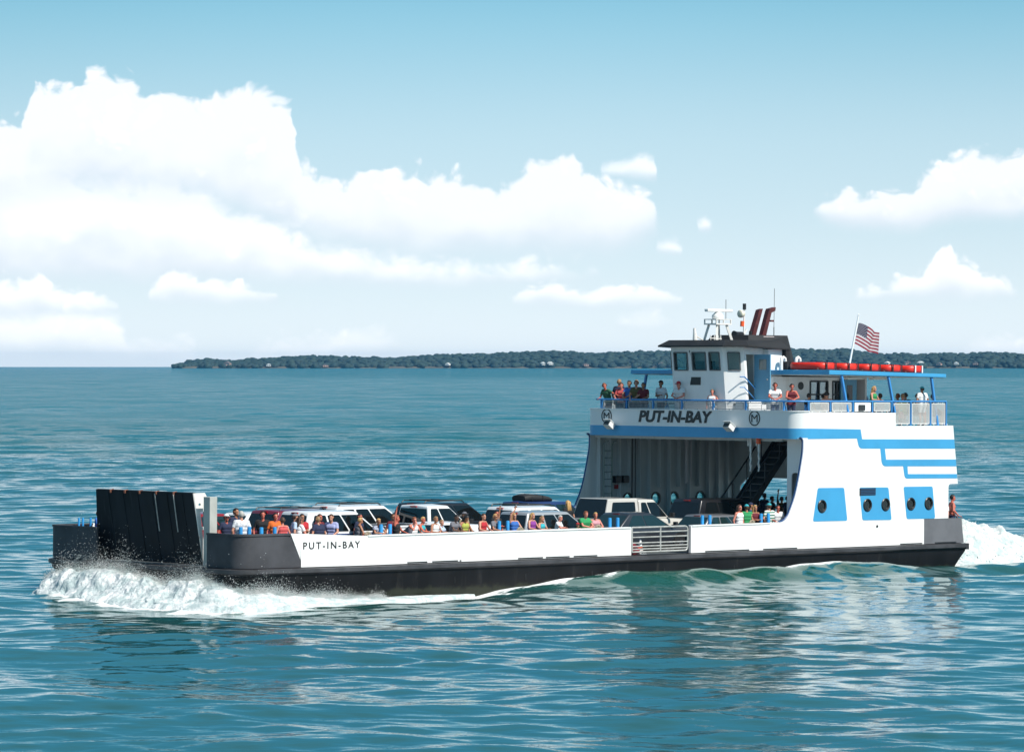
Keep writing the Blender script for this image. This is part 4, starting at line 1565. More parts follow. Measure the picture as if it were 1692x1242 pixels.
    if kind == 'pickup':
        bb = MB()
        if not cap:
            for s in (1, -1):
                bb.box(0.02, 0.385 * L, min(s * w * 0.97, s * w * 0.88), max(s * w * 0.97, s * w * 0.88), belt - 0.05, belt + 0.015)
            bb.build('bed_rail', pnt, root, bevel=0.015)
            bb = MB()
            bb.box(0.15, 0.37 * L, -w * 0.82, w * 0.82, belt - 0.03, belt + 0.014)
            bb.build('bed_liner', M_TRIM, root)
        else:
            xe = 0.375 * L
            low4 = [(0.04, 0.93 * w), (xe, 0.93 * w)]
            rg = lambda xx, z, k: (xx, k * w, z)
            v4 = [Vector((0.02, 0.93 * w, belt)), Vector((xe, 0.93 * w, belt)), Vector((xe, 0.80 * w, H + 0.02)), Vector((0.30, 0.80 * w, H + 0.02))]
            vm = [Vector((p.x, -p.y, p.z)) for p in v4]
            bb.add(v4 + vm, [(0, 1, 2, 3), (7, 6, 5, 4), (0, 3, 7, 4), (1, 5, 6, 2), (3, 2, 6, 7), (0, 4, 5, 1)])
            tb = bb.build('bed_cap', cap, root, bevel=0.05)
            for s in (1, -1):
                S = [Vector((p.x, s * p.y, p.z)) for p in v4]
                n = (S[1] - S[0]).cross(S[3] - S[0]).normalized()
                if n.y * s < 0:
                    n = -n
                PT = lambda u, t: (S[0] * (1 - u) + S[1] * u) * (1 - t) + (S[3] * (1 - u) + S[2] * u) * t
                patch([PT(0.16, 0.22), PT(0.90, 0.22), PT(0.90, 0.82), PT(0.16, 0.82)], n, 'side_window', M_CGL, tb)
            n = (vm[0] - v4[0]).cross(v4[3] - v4[0]).normalized()
            if n.x > 0:
                n = -n
            c4 = [v4[0], vm[0], vm[3], v4[3]]
            c5 = [c4[0].lerp(c4[3], .03).lerp(c4[1].lerp(c4[2], .03), .03), c4[1].lerp(c4[2], .03).lerp(c4[0].lerp(c4[3], .03), .03), c4[2].lerp(c4[1], .03).lerp(c4[3].lerp(c4[0], .03), .03), c4[3].lerp(c4[0], .03).lerp(c4[2].lerp(c4[1], .03), .03)]
            patch(c5, n, 'rear_window', M_CGL, tb)
    aboard(root, x, y, 0.0, yaw)
    tag(root, label, cat, group)
    return root


P_MAROON, P_WHITE, P_BLACK = paint('maroon', (0.16, 0.008, 0.022)), paint('white', (0.74, 0.74, 0.74)), paint('black', (0.008, 0.008, 0.010))
P_RED, P_SILVER, P_NAVY, P_GREY, P_DKGREY = paint('dark_red', (0.22, 0.008, 0.010)), paint('silver', (0.42, 0.43, 0.44), 0.4), paint('navy', (0.012, 0.03, 0.11)), paint('grey', (0.17, 0.17, 0.18), 0.3), paint('charcoal', (0.03, 0.033, 0.04), 0.3)
car('dark red car closest to the bow, partly behind the raised ramp', 'car', 'hatch', 4.6, 1.8, 1.60, -0.55, 1.0, P_RED, glass=M_CGT)
car('small white car between the dark red car and the maroon roof', 'car', 'hatch', 4.2, 1.75, 1.46, 4.3, 3.6, P_WHITE, glass=M_CGT)
car('maroon sport utility vehicle with black roof rack', 'suv', 'suv', 4.8, 1.9, 1.74, 1.7, -1.45, P_MAROON, rails=True)
car('white two-tone vehicle with navy doors, foremost along the port rail', 'suv', 'suv', 4.5, 1.85, 1.78, 1.15, -3.75, P_WHITE, two=P_NAVY)
car('low white coupe with dark glass in front of the open pickup', 'car', 'sedan', 4.5, 1.75, 1.30, 6.1, -3.7, P_WHITE)
car('white people carrier with black roof rails, beyond the waving woman', 'minivan', 'suv', 4.7, 1.9, 1.74, 6.5, 1.1, P_WHITE, rails=True)
car('white pickup truck with an open bed and tinted rear window', 'pickup truck', 'pickup', 5.75, 1.95, 1.80, 6.55, -1.4, P_WHITE)
car('black sport utility vehicle showing only its roof beyond the white pickup cab', 'suv', 'suv', 4.7, 1.9, 1.66, 12.85, 3.7, P_BLACK, rails=True)
car('dark blue vehicle carrying a black luggage bag on its roof', 'suv', 'suv', 4.5, 1.85, 1.72, 15.9, 1.3, P_NAVY, glass=M_CGT)
car('white sport utility vehicle with silver roof rack, below the blue vehicle', 'suv', 'suv', 4.5, 1.85, 1.66, 12.65, -1.4, P_WHITE, rails=True)
car('pale silver sport utility vehicle with a large dark rear window at the port rail', 'suv', 'suv', 4.15, 1.85, 1.58, 11.2, -3.72, P_SILVER)
car('champagne pickup truck with a tall bed cap at the mouth of the car space', 'pickup truck', 'pickup', 4.8, 1.9, 1.84, 17.35, -1.4, paint('champagne', (0.52, 0.50, 0.46)), cap=paint('champagne', (0.52, 0.50, 0.46)))
car('dark sedan beside the tube gate', 'car', 'sedan', 4.45, 1.8, 1.45, 15.35, -3.72, P_DKGREY, glass=M_CGT)
car('large black sport utility vehicle under the house front', 'suv', 'suv', 4.9, 1.95, 1.78, 22.25, -1.35, P_BLACK)
car('low grey hatchback behind the gate post, beside the blue bitts', 'car', 'hatch', 3.9, 1.72, 1.30, 20.15, -3.72, P_GREY, glass=M_CGT)
# roof bag
b = MB()
rgs = []
for k in range(9):
    t = k / 8
    e = math.sin(math.pi * min(1, max(0.08, t * 0.92 + 0.06))) ** 0.45
    rgs.append([(t * 1.75, 0.50 * (0.75 + 0.25 * e) * c + 0.02 * math.sin(7 * t + 3 * c), max(0.0, (0.19 + 0.19 * s + 0.015 * math.sin(9 * t)) * (0.35 + 0.65 * e) * (1.1 - 0.35 * t))) for c, s in [(math.copysign(abs(math.cos(a)) ** 0.6, math.cos(a)), math.copysign(abs(math.sin(a)) ** 0.6, math.sin(a))) for a in [2 * math.pi * q / 16 for q in range(16)]]])
b.loft(rgs)
bag = b.build('roof_bag', mat('bag_black', (0.012, 0.012, 0.014), 0.7), None, smooth=50)
for xx in (0.4, 1.1):
    b = MB()
    b.tube([(xx, -0.52, 0.0), (xx, -0.49, 0.26), (xx, 0, 0.395 - 0.06 * xx), (xx, 0.49, 0.26), (xx, 0.52, 0.0)], 0.015, n=5)
    b.build('strap', M_TRIM, bag)
aboard(bag, 16.4, 1.3, 1.68, sc=0.80)
tag(bag, 'black soft luggage bag strapped on the dark blue vehicle roof', 'luggage bag')

# ------------------------------------------------------------------ loose gear
for i, (x, lab) in enumerate(((3.05, 'beige rope coil over the rail beside the blonde woman in grey, nearest the bow'), (9.99, 'beige rope coil over the rail beside the waving woman in blue'),
                              (13.75, 'beige rope coil hung on the rail beside the man in green'), (21.6, 'beige rope coil on the rail below the teal capped person in green'))):
    b = MB()
    rnd.seed(i)
    for k in range(5):
        r = 0.07 + 0.04 * k
        pts = [(r * math.cos(a) + rnd.uniform(-.012, .012), rnd.uniform(-.05, .05), 0.62 * r * math.sin(a) + rnd.uniform(-.012, .012)) for a in [2 * math.pi * q / 14 for q in range(15)]]
        b.tube(pts, 0.022, n=6)
    o = b.build('rope_coil', M_ROPE, None, smooth=60)
    aboard(o, x, -5.64, 1.02, sc=0.62)
    tag(o, lab, 'rope', 'rope coils on the port rail')
b = MB()
for t in [k / 5 for k in range(6)]:
    pass
prof = [(0.001, 0.0), (0.20, 0.02), (0.25, 0.12), (0.23, 0.28), (0.12, 0.36), (0.001, 0.37)]
b.lathe(prof, Matrix.Scale(1.5, 4, (1, 0, 0)), 14)
o = b.build('duffel_bag', mat('bag_red', (0.42, 0.012, 0.03), 0.7, var=0.2, vscale=6), None, smooth=50)
b = MB()
b.tube([(-0.15, 0, 0.34), (-0.1, 0, 0.45), (0.1, 0, 0.45), (0.15, 0, 0.34)], 0.015)
b.build('handle', M_TRIM, o)
aboard(o, 15.75, -5.25, 0.0)
tag(o, 'red duffel bag seen between the bars of the gate', 'bag')
b = MB()
b.box(-0.16, 0.16, -0.16, 0.16, 0, 0.03)
b.lathe([(0.12, 0.03), (0.03, 0.52), (0.02, 0.53)], None, 16)
o = b.build('traffic_cone', M_WOODRAIL, None, smooth=40)
b = MB()
b.lathe([(0.098, 0.16), (0.07, 0.30), (0.066, 0.30), (0.094, 0.16)], None, 16)
b.build('band', M_ORANGE, o)
aboard(o, 16.1, -5.38, 0.0)
tag(o, 'small white cone standing behind the gate bars', 'cone')

# ------------------------------------------------------------------ red life floats on the canopy
FL_LAB = ['red life float at the forward end of the canopy row', 'red life float second in the canopy row, beside the forward one', 'red life float just forward of the flagpole on the blue canopy',
          'red life float just aft of the flagpole on the blue canopy', 'red life float at the aft end of the canopy row with white straps']
for i, x in enumerate((26.75, 28.0, 29.25, 30.5, 31.75)):
    b = MB()
    a_, c_ = 0.40, 0.80
    rg = []
    n = 20
    for k in range(n + 1):
        t = 2 * math.pi * k / n
        ce, se = math.copysign(abs(math.cos(t)) ** 0.5, math.cos(t)), math.copysign(abs(math.sin(t)) ** 0.5, math.sin(t))
        ctr = Vector((a_ * ce, c_ * se, 0.15))
        nrm = Vector((ce / a_, se / c_, 0)).normalized()
        rg.append([ctr + nrm * (0.13 * math.copysign(abs(math.cos(p)) ** 0.6, math.cos(p))) + Vector((0, 0, 0.14 * math.copysign(abs(math.sin(p)) ** 0.6, math.sin(p)))) for p in [2 * math.pi * q / 10 for q in range(10)]])
    b.loft(rg, caps=False)
    o = b.build('life_float', M_RED, None, smooth=50)
    for xx in ((-0.25, 0.25) if i < 4 else (-0.2, 0.2)):
        b = MB()
        b.box(xx - 0.03, xx + 0.03, -0.945, -0.93, 0.02, 0.30)
        b.box(xx - 0.03, xx + 0.03, -0.935, 0.935, 0.288, 0.30)
        b.box(xx - 0.03, xx + 0.03, 0.93, 0.945, 0.02, 0.30)
        b.build('strap', M_TRIM if i < 4 else M_WOODRAIL, o)
    b = MB()
    for k in range(-4, 5):
        b.bar((-0.5, k * 0.17, 0.05), (0.5, k * 0.17, 0.05), 0.02)
    for k in range(-2, 3):
        b.bar((k * 0.18, -0.75, 0.06), (k * 0.18, 0.75, 0.06), 0.02)
    b.build('floor_net', M_ROPE, o)
    aboard(o, x, -3.9, 6.625 - (x - 26.15) * 0.0172, pitch=R_(1.0))
    tag(o, FL_LAB[i], 'life float', 'red life floats on the canopy')

# ------------------------------------------------------------------ people
def capsule(p0, p1, r0, r1, n=12):
    """tapered round-ended limb as plain arrays"""
    p0, p1 = np.array(p0, float), np.array(p1, float)
    d = p1 - p0
    ln = np.linalg.norm(d)
    d = d / ln if ln > 1e-6 else np.array((0, 0, 1.0))
    u = np.array((0, 0, 1.0)) if abs(d[2]) < 0.9 else np.array((1.0, 0, 0))
    l = np.cross(d, u)
    l /= np.linalg.norm(l)
    u = np.cross(l, d)
    rows = [(p0, r0, a) for a in (-80, -50, -20)] + [(p1, r1, a) for a in (20, 50, 80)]
    V, Fc = [], []
    for p, r, a in rows:
        a = math.radians(a)
        for k in range(n):
            t = 2 * math.pi * k / n
            V.append(p + d * (r * math.sin(a)) + (l * math.cos(t) + u * math.sin(t)) * (r * math.cos(a)))
    for i in range(len(rows) - 1):
        for k in range(n):
            Fc.append((i * n + k, i * n + (k + 1) % n, (i + 1) * n + (k + 1) % n, (i + 1) * n + k))
    Fc += [tuple(range(n - 1, -1, -1)), tuple(range((len(rows) - 1) * n, len(rows) * n))]
    return V, Fc


def ellipsoid(c, r, n=14, m=9):
    V, Fc = [], []
    for i in range(m + 1):
        a = math.pi * (i + 0.02) / (m + 0.04) - math.pi / 2
        for k in range(n):
            t = 2 * math.pi * k / n
            V.append(np.array(c) + np.array((r[0] * math.cos(a) * math.cos(t), r[1] * math.cos(a) * math.sin(t), r[2] * math.sin(a))))
    for i in range(m):
        for k in range(n):
            Fc.append((i * n + k, i * n + (k + 1) % n, (i + 1) * n + (k + 1) % n, (i + 1) * n + k))
    Fc += [tuple(range(n - 1, -1, -1)), tuple(range(m * n, (m + 1) * n))]
    return V, Fc


def rotx(p, c, a):
    p = np.array(p, float) - c
    s_, c_ = math.sin(a), math.cos(a)
    return np.array((p[0], p[1] * c_ - p[2] * s_, p[1] * s_ + p[2] * c_)) + c


def rotz(p, c, a):
    p = np.array(p, float) - c
    s_, c_ = math.sin(a), math.cos(a)
    return np.array((p[0] * c_ - p[1] * s_, p[0] * s_ + p[1] * c_, p[2])) + c


def ik(a, t, l1, l2, pole):
    a, t, pole = np.array(a, float), np.array(t, float), np.array(pole, float)
    d = t - a
    D = np.linalg.norm(d)
    D2 = min(D, (l1 + l2) * 0.995)
    d /= D
    t = a + d * D2
    x = (l1 * l1 - l2 * l2 + D2 * D2) / (2 * D2)
    h = math.sqrt(max(0, l1 * l1 - x * x))
    pole = pole - d * pole.dot(d)
    pole /= (np.linalg.norm(pole) + 1e-9)
    return a + d * x + pole * h, t


SKINS = {'fair': (0.50, 0.235, 0.155), 'pink': (0.56, 0.20, 0.14), 'tan': (0.36, 0.155, 0.085), 'red': (0.50, 0.13, 0.085), 'dark': (0.10, 0.048, 0.03)}
HAIRS = {'black': (0.010, 0.008, 0.008), 'brown': (0.06, 0.028, 0.015), 'blond': (0.46, 0.27, 0.10), 'red': (0.20, 0.06, 0.02), 'grey': (0.40, 0.38, 0.35), 'sandy': (0.26, 0.15, 0.07)}
CLO = {'white': (0.72, 0.72, 0.72), 'navy': (0.018, 0.024, 0.06), 'black': (0.012, 0.012, 0.014), 'red': (0.42, 0.02, 0.03), 'coral': (0.50, 0.075, 0.075), 'green': (0.025, 0.26, 0.09), 'teal': (0.03, 0.36, 0.42),
       'grey': (0.15, 0.15, 0.17), 'blue': (0.035, 0.13, 0.42), 'purple': (0.22, 0.04, 0.26), 'lilac': (0.34, 0.36, 0.58), 'yellow': (0.38, 0.40, 0.08), 'maroon': (0.12, 0.012, 0.02), 'khaki': (0.30, 0.25, 0.16),
       'orange': (0.60, 0.13, 0.02), 'ltblue': (0.42, 0.52, 0.66), 'dkgreen': (0.03, 0.10, 0.05), 'denim': (0.04, 0.075, 0.18), 'pink': (0.60, 0.30, 0.34), 'olive': (0.10, 0.085, 0.03)}


def cloth(c):
    if c == 'stripes':
        m = mat('cloth_stripes', (0.7, 0.7, 0.7), 0.9)
        nt = m.node_tree
        if len(nt.nodes) < 4:
            q = NB(nt)
            tc = q.n('ShaderNodeTexCoord').outputs['Object']
            s_ = q.n('ShaderNodeSeparateXYZ')
            nt.links.new(tc, s_.inputs[0])
            f = q.m('GREATER_THAN', q.m('SINE', q.m('MULTIPLY', s_.outputs[2], 62.0)), 0.1)
            nt.links.new(q.mix(f, (0.7, 0.72, 0.7), (0.03, 0.16, 0.10)), nt.nodes['Principled BSDF'].inputs['Base Color'])
        return m
    if c == 'plaid':
        return mat('cloth_plaid', (0.62, 0.62, 0.64), 0.9, var=0.28, vscale=14)
    if c == 'pattern':
        return mat('cloth_pattern', (0.30, 0.32, 0.40), 0.9, var=0.8, vscale=16)
    return mat('cloth_' + c, CLO[c], 0.9, var=0.10, vscale=9)


def skin(c):
    return mat('skin_' + c, SKINS[c], 0.55)


TORSO, UARM, FARM, HAND, NECK, HEAD, HIP, THIGH, SHIN, FOOT = range(10)
QUEUE = []


def person(label, x, y, z, face, h=1.70, arms=('down', 'down'), lean=0.0, sit=False, skinc='fair', hair='brown', long=False, cap=None, shades=False,
           top='white', sleeve='tee', bottom='shorts', bcol='navy', turn=0.0, build=1.0, group='passengers on the ferry', shoe='white', eyes=True, bow=0.0):
    """face: 0 = towards port (the near rail), measured anticlockwise seen from above; lean in degrees"""
    k = h / 1.75
    caps = []          # (p0, p1, r0, r1, tag)
    piv = np.array((0, 0, 0.95))
    la = math.radians(lean)

    def U(p):          # upper body follows the lean
        return rotx(p, piv, la)

    hc = np.array((0, 0.0, 1.50))

    def H_(p):
        p = rotx(p, hc, math.radians(bow))
        return U(rotz(p, hc, math.radians(turn)))

    w_ = build
    C = lambda p0, p1, r0, r1, t, f=U: caps.append((f(p0), f(p1), r0, r1, t))
    C((-.075, 0, .93), (.075, 0, .93), .112 * w_, .112 * w_, HIP)
    C((-.06 * w_, -.005, 1.08), (.06 * w_, -.005, 1.08), .102 * w_, .102 * w_, TORSO)
    C((-.08 * w_, 0, 1.20), (.08 * w_, 0, 1.20), .108 * w_, .108 * w_, TORSO)
    C((-.085 * w_, -.005, 1.32), (.085 * w_, -.005, 1.32), .115 * w_, .115 * w_, TORSO)
    C((-.15, .01, 1.425), (.15, .01, 1.425), .062, .062, TORSO)
    C((0, .01, 1.40), (0, -.005, 1.56), .060, .052, NECK)
    # head
    el_ = []
    el_.append(((0, -.005, 1.662), (.074, .094, .098)))
    el_.append(((0, -.035, 1.60), (.060, .068, .075)))
    C((0, -.098, 1.645), (0, -.116, 1.612), .010, .015, HEAD, H_)
    C((0, -.070, 1.556), (0, -.082, 1.556), .026, .024, HEAD, H_)
    C((-.028, -.086, 1.672), (.028, -.086, 1.672), .014, .014, HEAD, H_)
    C((-.016, -.094, 1.583), (.016, -.094, 1.583), .010, .010, HEAD, H_)
    for s in (1, -1):
        C((s * .076, .008, 1.645), (s * .082, .016, 1.665), .014, .016, HEAD, H_)
    # legs
    for s in (1, -1):
        if sit:
            hp, kn, an = (s * .09, 0, .93), (s * .12, -.43, .96), (s * .12, -.42, .53)
            caps.append((np.array(hp), np.array(kn), .088 * w_, .062, THIGH))
            caps.append((np.array(kn), np.array(an), .060, .042, SHIN))
            caps.append((np.array((s * .12, -.40, .50)), np.array((s * .13, -.58, .485)), .040, .032, FOOT))
        else:
            hp, kn, an = (s * .088, 0, .91), (s * .10, -.02, .50), (s * .105, .015, .09)
            caps.append((np.array(hp), np.array(kn), .088 * w_, .060, THIGH))
            caps.append((np.array(kn), np.array((s * .103, .02, .34)), .058, .056, SHIN))
            caps.append((np.array((s * .103, .02, .34)), np.array(an), .056, .040, SHIN))
            caps.append((np.array((s * .105, .03, .045)), np.array((s * .125, -.16, .035)), .042, .034, FOOT))
    # arms
    zr = (0.99 / k if z < 1 else (RAIL_Z - z + 0.03) / k) + (0.42 if sit else 0)
    for s, pose in ((1, arms[0]), (-1, arms[1])):
        sh = U((s * .185 * (0.6 + 0.4 * w_), .01, 1.415))
        pole = np.array((s * .8, .5, -.6))
        curl = np.array((0, 0, -1.0))
        if pose == 'down':
            tgt, hd = U((s * .27, -.03, .90)), np.array((0, -.15, -1.0))
            curl = np.array((-s, 0, 0.0))
        elif pose == 'rail':
            tgt, hd = np.array((s * .17, -.36, zr + .02)), np.array((-s * .25, -1.0, -.25))
        elif pose == 'lean':       # forearms laid along the rail, hands together
            tgt, hd = np.array((s * .06, -.40, zr + .05)), np.array((-s * .8, -.5, -.1))
            pole = np.array((s * 1.0, -.1, -.5))
        elif pose == 'fold':
            tgt, hd = U((-s * .06, -.20, 1.19)), np.array((-s * 1.0, -.1, .15))
            pole = np.array((s * .9, .2, -.8))
        elif pose == 'up':
            tgt, hd = U((s * .22, -.06, 1.95)), np.array((0, -.1, 1.0))
            curl = np.array((0, -1.0, 0))
            pole = np.array((s * 1.0, .1, 0))
        elif pose == 'upin':
            tgt, hd = U((s * .06, -.12, 1.90)), np.array((-s * .3, -.1, 1.0))
            curl = np.array((0, -1.0, 0))
            pole = np.array((s * 1.0, .1, .2))
        elif pose == 'face':
            tgt, hd = U((s * .06, -.19, 1.50)), np.array((-s * .2, .1, 1.0))
            curl = np.array((0, 1.0, 0))
            pole = np.array((s * .8, -.3, -1.0))
        elif pose == 'out':
            tgt, hd = U((s * .68, -.06, 1.26)), np.array((s * 1.0, 0, -.35))
        elif pose == 'lap':
            tgt, hd = np.array((s * .10, -.30, 1.06)), np.array((0, -1.0, -.1))
        elif pose == 'hip':
            tgt, hd = U((s * .17, -.07, 1.02)), np.array((-s * .3, -.8, -.4))
            pole = np.array((s * 1.0, .5, 0))
        elw_, wr = ik(sh, tgt, .29, .255, pole)
        hd = hd / np.linalg.norm(hd)
        caps.append((sh, elw_, .054 * (0.5 + 0.5 * w_), .042, UARM))
        caps.append((elw_, wr, .043, .029, FARM))
        curl = curl - hd * curl.dot(hd)
        curl /= (np.linalg.norm(curl) + 1e-9)
        wd = np.cross(hd, curl) * s
        for q in (-.028, 0, .028):
            caps.append((wr + hd * .015 + wd * q * .6, wr + hd * .085 + wd * q, .016, .0155, HAND))
        for q, ln in ((-.033, .060), (-.011, .074), (.011, .078), (.033, .068)):
            r0 = wr + hd * .092 + wd * q
            r1 = r0 + (hd * .9 + curl * .35 + wd * q * 2) * ln * .55
            r2 = r1 + (hd * .6 + curl * .8 + wd * q) * ln * .5
            caps.append((r0, r1, .0118, .0112, HAND))
            caps.append((r1, r2, .0112, .0105, HAND))
        t0 = wr + hd * .03 + wd * .034
        t1 = t0 + (hd * .6 + wd * .8 + curl * .2) * .042
        t2 = t1 + (hd * .95 + curl * .35) * .034
        caps.append((t0, t1, .0140, .0125, HAND))
        caps.append((t1, t2, .0125, .0110, HAND))
    V, Fc = [], []
    for p0, p1, r0, r1, t in caps:
        v, f = capsule(p0, p1, r0, r1, 10)
        o = len(V)
        V += v
        Fc += [tuple(i + o for i in g) for g in f]
    for c, r in el_:
        v, f = ellipsoid(c, r)
        v = [H_(p) for p in v]
        o = len(V)
        V += v
        Fc += [tuple(i + o for i in g) for g in f]
    V = np.array(V)
    dz = -0.42 if sit else 0.0
    me = bpy.data.meshes.new('raw')
    me.from_pydata([tuple(p) for p in V], [], Fc)
    raw = bpy.data.objects.new('raw', me)
    COL.objects.link(raw)
    md = raw.modifiers.new('r', 'REMESH')
    md.mode = 'VOXEL'
    md.voxel_size = 0.0125
    md.use_smooth_shade = True
    QUEUE.append(dict(raw=raw, caps=caps, el=[(H_(c), r) for c, r in el_], H=H_, U=U, k=k, dz=dz, label=label, x=x, y=y, z=z, face=face, skinc=skinc, hair=hair, long=long, cap=cap, shades=shades,
                      top=top, sleeve=sleeve, bottom=bottom, bcol=bcol, group=group, shoe=shoe, eyes=eyes))


def shell(V, N, Fq, keep, off, extra=None):
    """clothing: the body faces whose corners are all kept, pushed outwards"""
    m = keep[Fq].all(axis=1)
    fq = Fq[m]
    if len(fq) == 0 and not extra:
        return None
    ids = np.unique(fq)
    mp = -np.ones(len(V), int)
    mp[ids] = np.arange(len(ids))
    v = [tuple(p) for p in (V[ids] + N[ids] * off)]
    f = [tuple(r) for r in mp[fq]]
    if extra:
        for ev, ef in extra:
            o = len(v)
            v += [tuple(p) for p in ev]
            f += [tuple(i + o for i in g) for g in ef]
    return v, f


def finish_people():
    dg = bpy.context.evaluated_depsgraph_get()
    for q in QUEUE:
        me = bpy.data.meshes.new_from_object(q['raw'].evaluated_get(dg))
        bpy.data.objects.remove(q['raw'])
        n = len(me.vertices)
        V = np.empty(n * 3)
        me.vertices.foreach_get('co', V)
        V = V.reshape(-1, 3)
        # relax the voxel steps
        E = np.empty(len(me.edges) * 2, int)
        me.edges.foreach_get('vertices', E)
        E = E.reshape(-1, 2)
        deg = np.bincount(E.ravel(), minlength=n)[:, None]
        for it in range(2):
            S = np.zeros_like(V)
            np.add.at(S, E[:, 0], V[E[:, 1]])
            np.add.at(S, E[:, 1], V[E[:, 0]])
            V = V * 0.6 + 0.4 * S / np.maximum(deg, 1)
        me.vertices.foreach_set('co', V.ravel())
        me.update()
        Nn = np.empty(n * 3)
        me.vertices.foreach_get('normal', Nn)
        Nn = Nn.reshape(-1, 3)
        best = np.full(n, 1e9)
        tg = np.zeros(n, int)
        par = np.zeros(n)
        for p0, p1, r0, r1, t in q['caps']:
            d = p1 - p0
            L2 = max(d.dot(d), 1e-9)
            u = np.clip(((V - p0) @ d) / L2, 0, 1)
            dist = np.linalg.norm(V - (p0 + u[:, None] * d), axis=1) - (r0 + (r1 - r0) * u)
            m = dist < best
            best[m], tg[m], par[m] = dist[m], t, u[m]
        for c, r in q['el']:
            dist = (np.linalg.norm((V - c) / np.array(r), axis=1) - 1) * min(r)
            m = dist < best
            best[m], tg[m] = dist[m], HEAD
        Fq = np.empty(len(me.polygons) * 4, int)
        if len(me.loops) == len(me.polygons) * 4:
            me.loops.foreach_get('vertex_index', Fq)
            Fq = Fq.reshape(-1, 4)
        else:
            Fq = np.array([tuple(p.vertices) if len(p.vertices) == 4 else tuple(p.vertices) + (p.vertices[-1],) for p in me.polygons])
        k, dz = q['k'], q['dz']
        # head-local height and depth for hair lines (undo lean / turn with a frame)
        o_ = q['H']((0, 0, 1.645))
        ex, ey, ez = q['H']((1, 0, 1.645)) - o_, q['H']((0, 1, 1.645)) - o_, q['H']((0, 0, 2.645)) - o_
        HL = np.stack([(V - o_) @ ex, (V - o_) @ ey, (V - o_) @ ez], 1)
        uo = q['U']((0, 0, 1.0))
        uz = q['U']((0, 0, 2.0)) - uo
        TZ = (V - uo) @ uz + 1.0

        def fin(vf, name, m, parent, smooth=True):
            mm = bpy.data.meshes.new(name)
            vv = [(a * k, b_ * k, (c + dz) * k) for a, b_, c in vf[0]]
            mm.from_pydata(vv, [], vf[1])
            if smooth:
                mm.shade_smooth()
            mm.materials.append(m)
            ob = bpy.data.objects.new(name, mm)
            COL.objects.link(ob)
            if parent:
                ob.parent = parent
            return ob

        body = fin(([tuple(p) for p in V], [tuple(r) for r in Fq]), 'person', skin(q['skinc']), None)
        if q['top']:
            keep = (tg == TORSO) | (tg == HIP)
            if q['sleeve'] == 'tank':
                keep &= ~((TZ > 1.43) & (np.abs(V[:, 0]) > 0.12)) & (TZ < 1.455)
            else:
                lim = 0.62 if q['sleeve'] == 'tee' else 2.0
                keep |= (tg == UARM) & (par < lim)
                if q['sleeve'] == 'long':
                    keep |= (tg == FARM) & (par < 0.92)
            keep &= (TZ > 0.90) | (tg == UARM) | (tg == FARM)
            vf = shell(V, Nn, Fq, keep, 0.016)
            if vf:
                fin(vf, 'shirt', cloth(q['top']), body)
        if q['bottom']:
            lim = {'shorts': 0.75, 'trousers': 2.0, 'skirt': 0.5}[q['bottom']]
            keep = ((tg == HIP) & (TZ < 1.02)) | ((tg == THIGH) & (par < lim))
            if q['bottom'] == 'trousers':
                keep |= (tg == SHIN)
            vf = shell(V, Nn, Fq, keep, 0.013)
            if vf:
                fin(vf, 'trousers' if q['bottom'] == 'trousers' else 'shorts', cloth(q['bcol']), body)
        vf = shell(V, Nn, Fq, tg == FOOT, 0.008)
        if vf:
            fin(vf, 'shoes', cloth(q['shoe']), body)
        HH = q['H']
        if q['hair']:
            keep = (tg == HEAD) & ((HL[:, 2] > 0.055) & (HL[:, 1] > -0.085) | (HL[:, 1] > 0.005) & (HL[:, 2] > -0.05) & (np.abs(HL[:, 0]) < 0.2)) & ~((HL[:, 1] < -0.062) & (HL[:, 2] < 0.075))
            ext = []
            if q['long']:
                for a, b_ in ((-.052, -.07), (0, 0), (.052, .07)):
                    v, f = capsule((a, .055, 1.68), (b_, .085, 1.40), .048, .034, 8)
                    ext.append(([HH(p) for p in v], f))
                for s in (1, -1):
                    v, f = capsule((s * .068, .0, 1.69), (s * .082, .03, 1.43), .026, .024, 8)
                    ext.append(([HH(p) for p in v], f))
            vf = shell(V, Nn, Fq, keep, 0.020, ext)
            if vf:
                fin(vf, 'hair', mat('hair_' + q['hair'], HAIRS[q['hair']], 0.6), body)
        if q['cap']:
            keep = (tg == HEAD) & (HL[:, 2] > 0.045) & (HL[:, 2] > 0.045 - 0.2 * HL[:, 1])
            v, f = ellipsoid((0, -.115, 1.706), (.078, .075, .010), 12, 4)
            vf = shell(V, Nn, Fq, keep, 0.027, [([HH(p) for p in v], f)])
            if vf:
                fin(vf, 'cap', cloth(q['cap']), body)
        ev, ef = [], []
        rr = (.026, .010, .018) if q['shades'] else (.013, .008, .007)
        for s in (1, -1):
            v, f = ellipsoid((s * .032, -.096, 1.652), rr, 8, 5)
            o = len(ev)
            ev += [HH(p) for p in v]
            ef += [tuple(i + o for i in g) for g in f]
        if q['shades']:
            v, f = capsule((-.07, -.05, 1.655), (-.05, -.095, 1.655), .005, .005, 5)
            for s in (1, -1):
                v, f = capsule((s * .078, .0, 1.655), (s * .055, -.09, 1.655), .005, .005, 5)
                o = len(ev)
                ev += [HH(p) for p in v]
                ef += [tuple(i + o for i in g) for g in f]
        fin((ev, ef), 'sunglasses' if q['shades'] else 'eyes', M_TRIM, body)
        aboard(body, q['x'], q['y'], q['z'], math.radians(q['face']))
        tag(body, q['label'], 'person', q['group'])
        bpy.data.meshes.remove(me)


G1 = 'passengers along the port rail'
G2 = 'passengers on the upper deck'
G3 = 'passengers standing under the house'
pp = person
